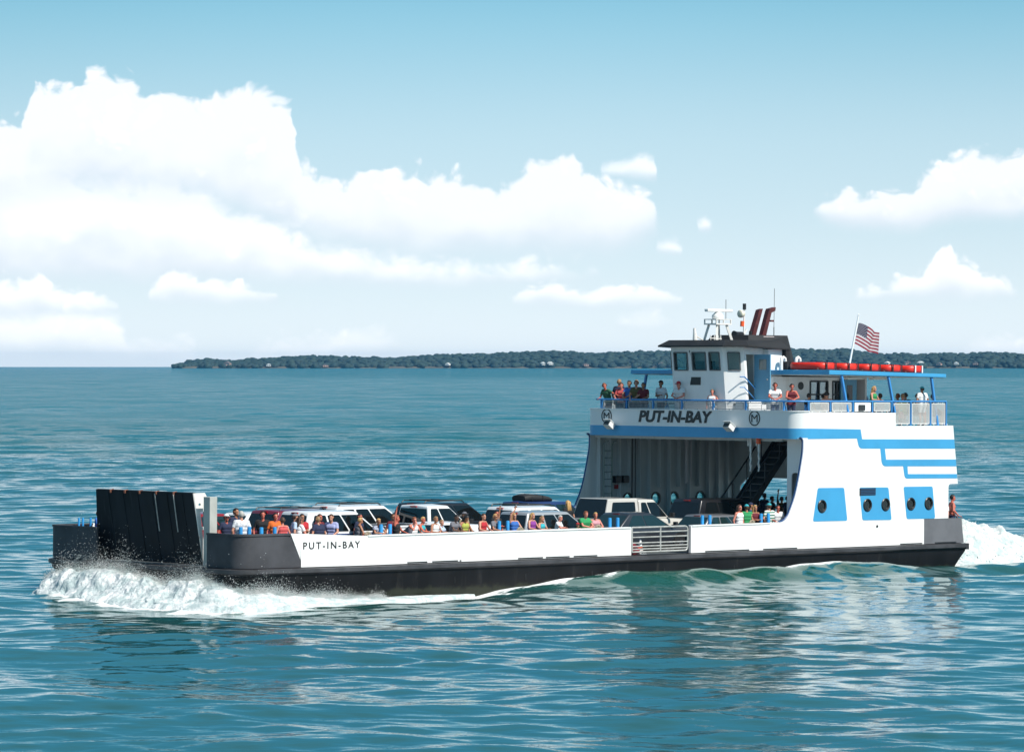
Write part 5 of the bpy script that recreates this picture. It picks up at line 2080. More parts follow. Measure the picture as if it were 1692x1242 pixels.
# along the port rail, bow to house
pp('man with black hair and a black shirt, near the bow corner', -0.28, -4.2, 0, -35, 1.80, ('down', 'down'), 0, skinc='red', hair='black', top='black', sleeve='tee', bcol='black', bottom='trousers', group=G1)
pp('person in a sleeveless coral top, facing away beside the blue bitt', -0.18, -5.1, 0, 170, 1.62, ('down', 'down'), 0, skinc='pink', hair='brown', top='coral', sleeve='tank', group=G1, long=False)
pp('man in a grey cap and pale blue shirt near the bow', 0.42, -4.95, 0, 60, 1.72, ('down', 'down'), 4, hair='brown', cap='grey', top='ltblue', group=G1, turn=10)
pp('woman in a white shirt leaning at the end of the black paint', 0.40, -5.15, 0, 90, 1.64, ('rail', 'rail'), 10, skinc='pink', hair='brown', long=True, top='white', group=G1)
pp('person in red with sunglasses and folded arms against the maroon vehicle', 0.90, -4.8, 0, -15, 1.70, ('fold', 'fold'), 0, skinc='tan', hair='black', shades=True, top='red', group=G1)
pp('fair haired man in navy seen from the back', 1.28, -5.2, 0, 180, 1.62, ('down', 'down'), 3, hair='sandy', top='navy', group=G1, build=1.2)
pp('red faced person in sunglasses looking past the man in navy', 1.70, -4.75, 0, 10, 1.68, ('down', 'down'), 0, skinc='red', hair='brown', shades=True, top='maroon', group=G1)
pp('young man in a lilac and white shirt, side on, before the navy doors', 1.90, -5.15, 0, -60, 1.69, ('rail', 'hip'), 6, hair='brown', top='lilac', group=G1)
pp('blonde woman in a grey top looking towards the stern', 3.0, -5.15, 0, 70, 1.56, ('rail', 'rail'), 10, skinc='tan', hair='blond', top='grey', sleeve='tank', group=G1)
pp('blond passenger in a patterned dark shirt beside the tall blue bitts', 3.83, -5.15, 0, 0, 1.52, ('lean', 'lean'), 12, skinc='tan', hair='blond', shades=True, top='pattern', group=G1)
pp('red haired woman in black with one arm raised high', 4.72, -5.15, 0, 30, 1.60, ('rail', 'up'), 2, skinc='red', hair='red', top='black', sleeve='tank', group=G1, turn=25)
pp('woman in a white top resting her chin on her hand', 5.42, -5.2, 0, 0, 1.53, ('rail', 'face'), 8, skinc='pink', hair='red', shades=True, top='white', sleeve='tank', group=G1)
pp('sunburnt blonde in a teal top beside the woman resting her chin', 5.80, -5.15, 0, 25, 1.53, ('rail', 'lean'), 10, skinc='red', hair='blond', top='teal', sleeve='tank', group=G1)
pp('smiling woman in a white tank top with tied back hair', 6.38, -5.2, 0, 10, 1.53, ('rail', 'rail'), 8, skinc='tan', hair='sandy', top='white', sleeve='tank', group=G1)
pp('black haired passenger in a dark grey shirt bending over the rail', 7.19, -5.2, 0, 15, 1.60, ('lean', 'lean'), 18, skinc='dark', hair='black', top='grey', group=G1)
pp('woman with long black hair in a yellow green top', 7.75, -5.15, 0, 0, 1.58, ('rail', 'rail'), 14, skinc='tan', hair='black', long=True, top='yellow', sleeve='tank', group=G1, bow=20)
pp('woman in a bright red top with her hair up', 8.60, -5.2, 0, 10, 1.58, ('rail', 'rail'), 6, skinc='fair', hair='brown', top='red', sleeve='tank', group=G1)
pp('blonde in sunglasses and grey shirt waving her left hand', 9.24, -5.15, 0, 15, 1.55, ('up', 'rail'), 2, skinc='tan', hair='blond', long=False, shades=True, top='grey', group=G1)
pp('blonde in a blue top waving her arm over her head', 10.14, -5.15, 0, -5, 1.56, ('rail', 'upin'), 2, skinc='fair', hair='blond', long=True, shades=True, top='blue', sleeve='tank', group=G1)
pp('blonde woman in a purple top leaning on the rail', 10.92, -5.2, 0, 10, 1.56, ('rail', 'rail'), 5, skinc='fair', hair='blond', long=True, top='purple', sleeve='tank', group=G1)
pp('long haired blonde seen from behind among the parked cars', 15.2, -2.58, 0.18, 180, 1.66, ('down', 'down'), 0, skinc='fair', hair='blond', long=True, top='black', group='passengers among the cars')
pp('heavy man in a green shirt leaning on his forearms', 13.48, -5.15, 0, 0, 1.58, ('lean', 'lean'), 12, skinc='pink', hair='red', top='green', group=G1, build=1.35)
pp('small child in a red cap beside the man in green', 13.02, -5.35, 0, 0, 1.17, ('rail', 'rail'), 0, skinc='fair', hair='brown', cap='red', top='green', group=G1)
pp('fair haired woman in pink beside the man in green', 14.05, -5.15, 0, -25, 1.52, ('rail', 'rail'), 8, skinc='pink', hair='blond', top='pink', sleeve='tank', group=G1)
pp('woman in a white sleeveless top and sunglasses beside the grey hatchback', 21.42, -5.15, 0, 5, 1.65, ('down', 'down'), 2, skinc='pink', hair='brown', long=True, shades=True, top='white', sleeve='tank', group=G1)
pp('person in a green shirt and teal cap near the house', 21.95, -5.05, 0, 150, 1.64, ('down', 'rail'), 3, skinc='tan', hair='brown', cap='teal', top='green', group=G1)
pp('woman with long blonde hair and folded arms near the house', 22.26, -5.15, 0, -10, 1.62, ('fold', 'fold'), 2, skinc='tan', hair='blond', long=True, top='maroon', sleeve='tank', group=G1)
pp('person in green and white stripes and a teal cap seen from the back', 23.2, -5.02, 0, 175, 1.66, ('hip', 'hip'), 2, skinc='fair', hair='brown', cap='teal', top='stripes', group=G1, build=1.15)
pp('red faced person in white sunglasses beside the striped shirt', 23.55, -5.1, 0, -30, 1.60, ('down', 'rail'), 3, skinc='red', hair='black', shades=True, top='white', group=G1)
pp('man in a navy polo behind the blonde in grey', 3.42, -4.75, 0, 20, 1.66, ('down', 'down'), 2, skinc='red', hair='black', shades=True, top='navy', group=G1)
pp('tall man in a maroon shirt at the front of the white people carrier', 5.12, -4.55, 0, -10, 1.62, ('down', 'down'), 0, skinc='tan', hair='brown', top='maroon', group=G1)
pp('boy in a pale blue shirt between the white tank top and the dark grey shirt', 6.78, -5.1, 0, 20, 1.40, ('rail', 'rail'), 4, skinc='fair', hair='sandy', top='ltblue', group=G1)
pp('man in a grey cap behind the woman in bright red', 8.22, -4.72, 0, 5, 1.62, ('down', 'down'), 0, skinc='tan', hair='brown', cap='grey', top='khaki', group=G1)
pp('bearded looking man in black behind the waving blonde in blue', 9.72, -4.72, 0, -5, 1.64, ('down', 'fold'), 0, skinc='red', hair='black', shades=True, top='black', group=G1)
pp('girl in a teal top next to the woman in purple', 11.42, -5.15, 0, 15, 1.44, ('rail', 'rail'), 6, skinc='fair', hair='sandy', long=True, top='teal', sleeve='tank', group=G1)
pp('person in a white shirt half way between purple top and green shirt', 12.25, -5.1, 0, 25, 1.46, ('rail', 'lean'), 12, skinc='pink', hair='grey', top='white', group=G1)
pp('man in a navy cap behind the two teal caps', 22.62, -4.6, 0, 60, 1.68, ('down', 'down'), 0, skinc='tan', hair='brown', cap='navy', top='denim', group=G1)
pp('dark haired woman behind the striped shirt near the house', 23.62, -4.55, 0, 10, 1.66, ('down', 'down'), 0, skinc='tan', hair='black', long=True, top='coral', sleeve='tank', group=G1)
pp('man in an orange shirt behind the coral top near the bow', 0.05, -4.45, 0, -20, 1.74, ('down', 'down'), 0, skinc='red', hair='black', top='orange', group=G1)
# bow
pp('person with a red face sitting back beside the raised ramp on the far side', -0.3, 4.75, 0, 30, 1.55, ('lap', 'lap'), 0, skinc='red', hair='brown', top='blue', group='passengers at the bow')
pp('dark haired person half hidden behind the white haired man', -0.45, -3.0, 0, 10, 1.86, ('down', 'down'), 0, skinc='tan', hair='black', top='navy', group='passengers at the bow')
pp('white haired man in a checked shirt with his back turned', -1.30, -4.35, 0, 160, 1.82, ('down', 'down'), 2, skinc='fair', hair='grey', top='plaid', bottom='trousers', bcol='khaki', build=1.25, group='passengers at the bow')
pp('person in a white cap beside the blue bow bitts', -1.05, -3.25, 0, -10, 1.68, ('down', 'down'), 0, skinc='red', hair='brown', cap='white', top='navy', group='passengers at the bow')
# under the house, in the shade
pp('person in a navy cap standing beyond the striped shirt', 28.0, 0.1, 0, 90, 1.55, ('down', 'down'), 0, skinc='tan', hair='brown', cap='navy', top='navy', group=G3)
pp('tall dark figure outlined against the water in the stern arch', 32.1, 3.6, 0, 90, 1.68, ('down', 'down'), 0, skinc='dark', hair='black', top='navy', group=G3)
pp('dark figure beside the tall one in the stern arch', 31.9, 3.0, 0, 70, 1.58, ('down', 'down'), 0, skinc='tan', hair='black', top='black', group=G3)
pp('figure with one hand raised in the stern arch', 32.2, 2.75, 0, 100, 1.56, ('up', 'down'), 0, skinc='tan', hair='black', top='olive', group=G3)
pp('dark figure nearest the pale casing wall in the stern arch', 32.0, 2.25, 0, 80, 1.60, ('down', 'down'), 0, skinc='tan', hair='black', top='navy', group=G3)
pp('dark figure at the far corner of the stern arch', 32.1, 4.7, 0, 110, 1.60, ('down', 'down'), 0, skinc='tan', hair='black', top='black', group=G3)
pp('person in a navy shirt standing behind the striped shirt', 27.5, -2.55, 0, 90, 1.56, ('down', 'down'), 0, skinc='tan', hair='brown', top='denim', group=G3, build=1.2)
pp('bare chested sunburnt man leaning at the stern corner', 32.98, -5.45, 0, 60, 1.84, ('rail', 'hip'), 4, skinc='red', hair='black', top=None, bcol='navy', group='passengers at the stern corner')
pp('grey haired person in white at the stern corner', 32.78, -5.25, 0, 80, 1.70, ('rail', 'down'), 4, skinc='pink', hair='grey', top='white', bcol='blue', group='passengers at the stern corner')
# upper deck, front rail (facing the bow is face 270)
UZ = 4.495
pp('person in dark green leaning out with one arm stretched past the rail', 24.62, 4.95, UZ, -90, 1.62, ('out', 'rail'), 22, skinc='red', hair='red', top='dkgreen', group=G2, turn=40)
pp('man in a navy shirt looking away at the far end of the front rail', 24.85, 4.6, UZ, 100, 1.72, ('down', 'down'), 0, skinc='red', hair='sandy', top='navy', group=G2, build=1.2)
pp('person in a bright blue shirt and sunglasses at the front rail', 24.55, 3.68, UZ, -80, 1.68, ('lean', 'lean'), 6, skinc='tan', hair='black', shades=True, top='blue', group=G2, build=1.1)
pp('dark haired person in an olive and yellow top at the front rail', 24.55, 3.33, UZ, -60, 1.68, ('lean', 'rail'), 6, skinc='fair', hair='black', top='olive', group=G2)
pp('black haired person in a dark red shirt at the front rail', 24.58, 2.95, UZ, -75, 1.60, ('rail', 'rail'), 6, skinc='tan', hair='black', top='maroon', group=G2)
pp('man in a white shirt and red cap leaning on the front rail', 24.56, 0.95, UZ, -70, 1.68, ('lean', 'lean'), 16, skinc='pink', hair='brown', cap='red', top='white', bcol='white', group=G2, turn=-20)
pp('fair haired child in white below the wheelhouse', 24.50, -0.80, UZ, -60, 1.36, ('rail', 'down'), 2, skinc='pink', hair='sandy', top='white', sleeve='tank', bcol='white', group=G2)
pp('woman in a white shirt and blue jeans at the port corner', 24.55, -4.0, UZ, -45, 1.64, ('lean', 'lean'), 10, skinc='red', hair='brown', top='white', bottom='trousers', bcol='denim', group=G2)
pp('woman in a dark strapless top leaning on the port corner rail', 24.85, -4.55, UZ, -35, 1.60, ('lean', 'lean'), 10, skinc='red', hair='black', top='maroon', sleeve='tank', group=G2)
pp('dark haired passenger sitting low before the deckhouse porthole', 27.35, -3.15, UZ, 90, 1.62, ('lap', 'lap'), 0, sit=True, skinc='tan', hair='black', top='black', group=G2)
pp('tanned passenger with a bare back below the deckhouse window', 27.75, -3.7, UZ, 120, 1.72, ('lap', 'down'), 0, sit=True, skinc='fair', hair='black', top=None, bcol='black', group=G2)
pp('dark haired passenger beside the one with the bare back', 27.95, -3.35, UZ, 60, 1.60, ('lap', 'lap'), 0, sit=True, skinc='tan', hair='black', top='grey', group=G2)
pp('dark haired passenger sitting just aft of the deckhouse door', 31.72, -2.5, UZ, 180, 1.62, ('lap', 'lap'), 0, sit=True, skinc='tan', hair='black', top='maroon', group=G2)
pp('passenger in a white shirt standing at the stern seats', 32.3, -1.5, UZ, 150, 1.34, ('down', 'down'), 0, skinc='dark', hair='black', top='ltblue', group=G2)
pp('dark haired passenger sitting between the white shirt and the post', 32.05, -2.6, UZ, 170, 1.62, ('lap', 'lap'), 0, sit=True, skinc='tan', hair='brown', top='ltblue', group=G2)
pp('dark red haired passenger sitting aft of the middle canopy post', 32.35, -3.25, UZ, 200, 1.62, ('lap', 'lap'), 0, sit=True, skinc='tan', hair='red', top='coral', group=G2)
pp('passenger in a black shirt sitting near the stern', 32.4, -3.6, UZ, 150, 1.66, ('lap', 'lap'), 0, sit=True, skinc='tan', hair='black', top='black', group=G2)
pp('red faced passenger sitting next to the teal cap', 32.35, -4.25, UZ, 100, 1.62, ('lap', 'lap'), 0, sit=True, skinc='red', hair='brown', top='navy', group=G2)
pp('man in a white shirt and teal cap standing at the stern rail', 32.05, -4.75, UZ, 165, 1.50, ('down', 'down'), 0, skinc='tan', hair='brown', cap='teal', top='white', bcol='white', group=G2, build=1.2)
pp('child in a teal cap and red shirt behind the stern wire panels', 30.55, -5.0, UZ, 100, 0.62, ('down', 'down'), 0, skinc='fair', hair='brown', cap='teal', top='red', bottom='trousers', bcol='black', group=G2)
pp('passenger with sandy hair behind the front rail group, in a pale blue shirt', 25.1, 3.9, UZ, -70, 1.70, ('down', 'down'), 0, skinc='red', hair='sandy', top='ltblue', group=G2)
pp('passenger in a black cap standing behind the dark red shirt', 25.15, 2.6, UZ, -80, 1.68, ('down', 'fold'), 0, skinc='tan', hair='brown', cap='black', top='white', group=G2)
pp('passenger in a coral shirt at the far corner of the front rail', 24.7, 4.3, UZ, -60, 1.60, ('rail', 'rail'), 8, skinc='pink', hair='brown', top='coral', group=G2)
pp('dark haired passenger sitting at the aft end of the port seats', 32.45, -4.95, UZ, 60, 1.60, ('lap', 'lap'), 0, sit=True, skinc='tan', hair='black', top='grey', group=G2)
pp('passenger in a yellow top seated just inside the deckhouse end', 31.9, -3.9, UZ, 160, 1.62, ('lap', 'lap'), 0, sit=True, skinc='pink', hair='sandy', top='yellow', group=G2)
pp('passenger in a red cap seated before the stern rail', 32.2, 0.9, UZ, 140, 1.66, ('lap', 'lap'), 0, sit=True, skinc='fair', hair='brown', cap='red', top='navy', group=G2)
pp('woman in a green top standing by the middle of the port rail', 28.9, -5.0, UZ, 15, 1.52, ('rail', 'rail'), 6, skinc='fair', hair='blond', long=True, top='green', sleeve='tank', group=G2)
finish_people()

# ------------------------------------------------------------------ the lake
rng = np.random.default_rng(11)


def noise2(x, y, seed, oct_=5, base=1.0):
    """cheap fractal value noise on arrays"""
    out = np.zeros_like(x)
    amp, tot = 1.0, 0.0
    g = np.random.default_rng(seed)
    T = g.random((256, 256))
    f = base
    for o in range(oct_):
        X, Y = x * f + 17.3 * o, y * f + 9.1 * o
        xi, yi = np.floor(X).astype(int), np.floor(Y).astype(int)
        fx, fy = X - xi, Y - yi
        fx, fy = fx * fx * (3 - 2 * fx), fy * fy * (3 - 2 * fy)
        a, b_ = T[xi & 255, yi & 255], T[(xi + 1) & 255, yi & 255]
        c, d = T[xi & 255, (yi + 1) & 255], T[(xi + 1) & 255, (yi + 1) & 255]
        out += amp * ((a * (1 - fx) + b_ * fx) * (1 - fy) + (c * (1 - fx) + d * fx) * fy)
        tot += amp
        amp *= 0.5
        f *= 2.03
    return out / tot


def to_ship(X, Y):
    dx, dy = X - SHIP[0][3], Y - SHIP[1][3]
    c, s = math.cos(YAW), math.sin(YAW)
    return c * dx + s * dy, -s * dx + c * dy


def waves(X, Y, step):
    """sum of wind ripples; short waves fade out where the mesh is too coarse for them"""
    h = np.zeros_like(X)
    g = np.random.default_rng(5)
    for i in range(124):
        lam = 0.42 * (22.0 / 0.42) ** g.random()
        th = math.radians(-100) + g.normal() * 0.62
        k = 2 * math.pi / lam
        slope = WAVE_SLOPE * (0.85 if lam < 1.0 else 1.0) * (0.5 if lam > 5 else 1.0)
        a = slope / k
        fade = np.clip((lam / step - 2.6) / 2.0, 0, 1)
        ph = k * (X * math.cos(th) + Y * math.sin(th)) + g.random() * 6.28
        h += a * fade * np.sin(ph + 0.35 * np.sin(ph * 0.31 + i))
    return h


WAVE_SLOPE = 0.0135
ds = [22.0]
while ds[-1] < 60000:
    d = ds[-1]
    if d < 62:
        s_ = 0.9
    elif d < 300:
        s_ = 0.11 + 0.0009 * (d - 62)
    else:
        s_ = 0.48 * (d / 300) ** 1.5
    ds.append(d + min(s_, 0.16 * d))
ds = np.array(ds)
us = np.concatenate([np.linspace(-1.4, -0.24, 50, endpoint=False), np.linspace(-0.24, 0.24, 540), np.linspace(0.24, 1.4, 61)[1:]])
D, Uu = np.meshgrid(ds, us, indexing='ij')
X, Y = D * Uu, D.copy()
rad = np.sqrt(X * X + Y * Y)
step = np.maximum(np.gradient(ds)[:, None] * np.ones_like(Uu), D * np.gradient(us)[None, :])
gust = 0.65 + 0.7 * noise2(X * 0.02, Y * 0.008, 3, 3)
Z = waves(X, Y, step) * gust
lx, ly = to_ship(X, Y)
q_ = -ly - 5.6                       # metres outboard of the port side
# wave thrown off the hull: a smooth green hump alongside, a trough before it
win = np.clip((lx - 8) / 6, 0, 1) * np.clip((31 - lx) / 7, 0, 1)
crest = 0.9 + 0.10 * (lx - 12)
hump = 0.50 * win * np.exp(-((q_ - crest) / (0.75 + 0.02 * lx)) ** 2) * (0.75 + 0.5 * noise2(lx * 0.25, q_ * 0.4, 8, 3))
Z += np.where(q_ > -1.5, hump, 0)
win2 = np.clip((lx - 27) / 5, 0, 1) * np.clip((60 - lx) / 8, 0, 1)
Z += np.where(q_ > -1.0, 0.30 * win2 * np.sin(np.clip(q_ - 0.10 * (lx - 27), -1, 12) * 1.0) * np.exp(-np.abs(q_ - 3) / 5), 0)
Z -= 0.38 * np.exp(-((lx - 5.0) / 3.8) ** 2) * np.exp(-(np.maximum(q_, 0) / 1.6) ** 2) * (ly < 0)
Z -= rad * rad / (2 * EARTH)
inside = (lx > -0.5) & (lx < 32.3) & (np.abs(ly) < 5.0)
Z = np.where(inside, np.minimum(Z, -0.55), Z)
foam = np.zeros_like(X)
nz = noise2(lx * 0.9, q_ * 1.6, 21, 6)
nzs = noise2(lx * 0.35, q_ * 1.1, 33, 5)
# wash line along the side and lace spreading off the bow wave
along = np.clip((lx + 1) / 2, 0, 1) * np.clip((33.5 - lx) / 3, 0, 1)
edge_w = 0.42 + 1.3 * np.exp(-np.abs(lx - 8.5) / 4.0) + 0.55 * np.exp(-np.abs(lx - 17) / 5.0)
foam = np.maximum(foam, along * np.clip(1.25 - (q_ / edge_w) + (nz - 0.5) * 2.2, 0, 1) * (q_ > -1.2))
lace = np.clip((lx - 6) / 5, 0, 1) * np.clip((30 - lx) / 6, 0, 1) * np.exp(-((q_ - crest + 0.5) / 0.8) ** 2)
foam = np.maximum(foam, lace * np.clip((nzs - 0.47) * 7, 0, 1))
# churned wake astern
wk = np.clip((lx - 32.6) / 1.0, 0, 1) * np.clip((75 - lx) / 30, 0, 1)
halfw = 5.2 + 0.10 * (lx - 33)
foam = np.maximum(foam, wk * np.clip((halfw - np.abs(ly)) / 1.2 + (nz - 0.5) * 3.0, 0, 1))
Z += wk * np.clip((halfw - np.abs(ly)) / 1.5, 0, 1) * (0.35 + 0.5 * (nz - 0.5)) * np.exp(-(lx - 33) / 25)
# churned water forward of the bow
bowd = np.sqrt(np.maximum(0, -2.1 - lx) ** 2 + np.maximum(0, np.abs(ly) - 5.3) ** 2)
fr = (lx < 4.5) & (lx > -8)
foam = np.maximum(foam, fr * np.clip(1.85 - bowd / 1.7 + (nz - 0.5) * 1.8, 0, 1) * np.clip((4.6 - ly + 0.8 * (lx + 2.1)) / 1.0, 0, 1) * (bowd < 3.0) * np.clip((4.5 - lx) / 3, 0, 1) * ((lx < -0.8) | (ly < 0)))
aer = np.clip(win * np.exp(-((q_ - crest) / 1.6) ** 2) + win2 * 0.5 * np.exp(-((q_ - 2) / 4.0) ** 2) * (q_ > -1) + 0.9 * np.exp(-((lx + 1) / 7) ** 2) * np.exp(-((q_ - 1) / 2.5) ** 2), 0, 1)
nr, nc = X.shape
V = np.stack([X, Y, Z], -1).reshape(-1, 3)
idx = np.arange(nr * nc).reshape(nr, nc)
Fc = np.stack([idx[:-1, :-1], idx[:-1, 1:], idx[1:, 1:], idx[1:, :-1]], -1).reshape(-1, 4)


def grid_mesh(name, V, Fc):
    me = bpy.data.meshes.new(name)
    me.vertices.add(len(V))
    me.vertices.foreach_set('co', V.ravel())
    me.loops.add(len(Fc) * 4)
    me.loops.foreach_set('vertex_index', Fc.ravel().astype(np.int32))
    me.polygons.add(len(Fc))
    me.polygons.foreach_set('loop_start', (np.arange(len(Fc)) * 4).astype(np.int32))
    me.update(calc_edges=True)
    me.shade_smooth()
    return me


me = grid_mesh('water', V, Fc)
for nm, arr in (('foam', foam), ('aerated', aer)):
    at = me.attributes.new(nm, 'FLOAT', 'POINT')
    at.data.foreach_set('value', arr.ravel().astype(np.float32))
water = bpy.data.objects.new('water', me)
COL.objects.link(water)
tag(water, kind='structure')
m = bpy.data.materials.new('lake_water')
m.use_nodes = True
nt = m.node_tree
q = NB(nt)
p = nt.nodes['Principled BSDF']
gp = q.n('ShaderNodeNewGeometry').outputs['Position']
mp = q.n('ShaderNodeMapping')
mp.inputs['Scale'].default_value = (0.8, 1.3, 1.0)
nt.links.new(gp, mp.inputs['Vector'])
n1 = q.noise(mp.outputs[0], 2.6, 3, 0.55)
n2 = q.noise(mp.outputs[0], 0.13, 6, 0.62)
bp1 = q.n('ShaderNodeBump')
bp1.inputs['Strength'].default_value = 1.0
bp1.inputs['Distance'].default_value = 0.009
nt.links.new(n1, bp1.inputs['Height'])
bp2 = q.n('ShaderNodeBump')
cd = q.n('ShaderNodeCameraData').outputs['View Distance']
sepp = q.n('ShaderNodeSeparateXYZ')
nt.links.new(gp, sepp.inputs[0])
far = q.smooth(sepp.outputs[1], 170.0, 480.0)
nt.nodes.remove(nt.nodes[cd.node.name])
nt.links.new(q.m('MULTIPLY', far, 1.0), bp2.inputs['Strength'])
bp2.inputs['Distance'].default_value = 1.2
nt.links.new(n2, bp2.inputs['Height'])
nt.links.new(bp1.outputs[0], bp2.inputs['Normal'])
nt.links.new(bp2.outputs[0], p.inputs['Normal'])
fa = q.n('ShaderNodeAttribute', attribute_name='foam').outputs['Fac']
aa = q.n('ShaderNodeAttribute', attribute_name='aerated').outputs['Fac']
patch_ = q.noise(gp, 0.02, 3, 0.5)
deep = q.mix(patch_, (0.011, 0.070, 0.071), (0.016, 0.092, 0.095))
deep = q.mix(q.smooth(sepp.outputs[1], 160.0, 620.0), deep, (0.017, 0.128, 0.170))      # far water painted paler and bluer, standing in for reflected sky
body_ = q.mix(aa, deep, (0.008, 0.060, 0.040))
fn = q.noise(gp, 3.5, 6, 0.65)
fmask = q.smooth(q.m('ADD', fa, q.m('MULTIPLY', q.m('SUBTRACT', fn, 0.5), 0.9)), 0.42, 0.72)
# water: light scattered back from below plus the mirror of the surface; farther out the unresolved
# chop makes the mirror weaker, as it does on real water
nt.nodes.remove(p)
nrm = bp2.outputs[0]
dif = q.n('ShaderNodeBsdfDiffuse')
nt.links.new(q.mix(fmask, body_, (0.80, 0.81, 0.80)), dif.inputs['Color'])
nt.links.new(nrm, dif.inputs['Normal'])
glo = q.n('ShaderNodeBsdfGlossy')
glo.inputs['Color'].default_value = (0.95, 0.98, 1.0, 1)
glo.inputs['Roughness'].default_value = 0.035
nt.links.new(nrm, glo.inputs['Normal'])
fre = q.n('ShaderNodeFresnel')
fre.inputs['IOR'].default_value = 1.333
nt.links.new(nrm, fre.inputs['Normal'])
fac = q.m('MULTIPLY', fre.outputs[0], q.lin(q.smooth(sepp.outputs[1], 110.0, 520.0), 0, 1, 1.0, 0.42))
mpg = q.n('ShaderNodeMapping')
mpg.inputs['Scale'].default_value = (0.05, 0.022, 1.0)
nt.links.new(gp, mpg.inputs['Vector'])
gustn = q.noise(mpg.outputs[0], 1.0, 7, 0.68)
gm = q.lin(gustn, 0.32, 0.68, 0.55, 1.45)
fac = q.m('MULTIPLY', fac, q.m('ADD', 1.0, q.m('MULTIPLY', q.smooth(sepp.outputs[1], 150.0, 400.0), q.m('SUBTRACT', gm, 1.0))))
fac = q.m('MULTIPLY', fac, q.lin(fmask, 0, 1, 1.0, 0.04), clamp=True)
ms = q.n('ShaderNodeMixShader')
nt.links.new(fac, ms.inputs[0])
nt.links.new(dif.outputs[0], ms.inputs[1])
nt.links.new(glo.outputs[0], ms.inputs[2])
nt.links.new(ms.outputs[0], [n for n in nt.nodes if n.type == 'OUTPUT_MATERIAL'][0].inputs[0])
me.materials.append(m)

# ------------------------------------------------------------------ bow wave, stern wash, spray
M_FOAM = bpy.data.materials.new('foam_white')
M_FOAM.use_nodes = True
nt = M_FOAM.node_tree
q = NB(nt)
p = nt.nodes['Principled BSDF']
gp = q.n('ShaderNodeNewGeometry').outputs['Position']
ff = q.noise(gp, 2.0, 8, 0.72)
nt.links.new(q.mix(q.smooth(ff, 0.40, 0.60), (0.47, 0.56, 0.56), (0.82, 0.83, 0.82)), p.inputs['Base Color'])
p.inputs['Roughness'].default_value = 0.7
p.inputs['Subsurface Weight'].default_value = 0.0
p.inputs['Subsurface Radius'].default_value = (0.2, 0.25, 0.25)
bpn = q.n('ShaderNodeBump')
bpn.inputs['Distance'].default_value = 0.12
bpn.inputs['Strength'].default_value = 0.8
nt.links.new(q.noise(gp, 9.0, 5, 0.7), bpn.inputs['Height'])
nt.links.new(bpn.outputs[0], p.inputs['Normal'])
th_ = q.n('ShaderNodeAttribute', attribute_name='thin').outputs['Fac']
fine = q.noise(gp, 5.5, 7, 0.68)
hole = q.smooth(q.m('SUBTRACT', q.m('MULTIPLY', th_, 1.15), fine), 0.02, 0.16)
nt.links.new(q.m('SUBTRACT', 1.0, hole), p.inputs['Alpha'])
SH2 = Matrix.Translation((SHIP[0][3], SHIP[1][3], 0)) @ Matrix.Rotation(YAW, 4, 'Z')


def foam_sheet(name, path, hts, width, seed, label):
    """breaking water along a plan path (ferry frame): height hts and outward width per path point"""
    P2 = np.array(path, float)
    seg = np.linalg.norm(np.diff(P2, axis=0), axis=1)
    S = np.concatenate([[0], np.cumsum(seg)])
    n = int(S[-1] / 0.03)
    s = np.linspace(0, S[-1], n)
    px_, py_ = np.interp(s, S, P2[:, 0]), np.interp(s, S, P2[:, 1])
    hh, ww = np.interp(s, S, hts), np.interp(s, S, width)
    tx, ty = np.gradient(px_), np.gradient(py_)
    ln = np.hypot(tx, ty)
    nx, ny = ty / ln, -tx / ln
    for _ in range(12):
        nx[1:-1] = (nx[:-2] + nx[1:-1] * 2 + nx[2:]) / 4
        ny[1:-1] = (ny[:-2] + ny[1:-1] * 2 + ny[2:]) / 4
    m_ = 96
    t = np.linspace(-0.25, 1, m_)
    Sg, Tg = np.meshgrid(s, t, indexing='ij')
    off = Tg * ww[:, None]
    Xs, Ys = px_[:, None] + nx[:, None] * off, py_[:, None] + ny[:, None] * off
    n1 = noise2(Sg * 0.8, off * 0.7, seed, 6)
    n2 = noise2(Sg * 2.6, off * 2.2, seed + 1, 6)
    prof = np.exp(-((Tg - 0.18) / 0.26) ** 2) * 0.85 + np.clip(1 - Tg, 0, 1) ** 1.5 * 0.30
    Zs = hh[:, None] * prof * (0.35 + 1.35 * n1) + (n2 - 0.5) * 0.24 * np.minimum(1, hh[:, None] * 1.6 + 0.1) * np.clip(1.15 - Tg, 0, 1)
    Zs += (noise2(Sg * 7.0, off * 7.0, seed + 5, 4) - 0.5) * 0.10 * np.clip(hh[:, None] * 1.5, 0.1, 1) * np.clip(1.1 - Tg, 0, 1)
    Zs -= np.clip((Tg - 0.45 - 0.35 * noise2(Sg * 0.9, off * 0.3, seed + 2, 5)) / 0.35, 0, 1) ** 1.5 * 0.75 + 0.02
    Xs += nx[:, None] * (n2 - 0.5) * 0.35
    Ys += ny[:, None] * (n2 - 0.5) * 0.35
    Vv = np.stack([Xs, Ys, Zs], -1).reshape(-1, 3)
    id_ = np.arange(n * m_).reshape(n, m_)
    Ff = np.stack([id_[:-1, :-1], id_[:-1, 1:], id_[1:, 1:], id_[1:, :-1]], -1).reshape(-1, 4)
    me = grid_mesh(name, Vv, Ff)
    thin = np.clip((0.16 - Tg) / 0.22 + 0 * Tg, 0, 1)
    at = me.attributes.new('thin', 'FLOAT', 'POINT')
    at.data.foreach_set('value', thin.ravel().astype(np.float32))
    me.materials.append(M_FOAM)
    o = bpy.data.objects.new(name, me)
    COL.objects.link(o)
    o.matrix_world = SH2
    tag(o, label, 'foam', kind='stuff')
    return Vv.reshape(n, m_, 3), hh


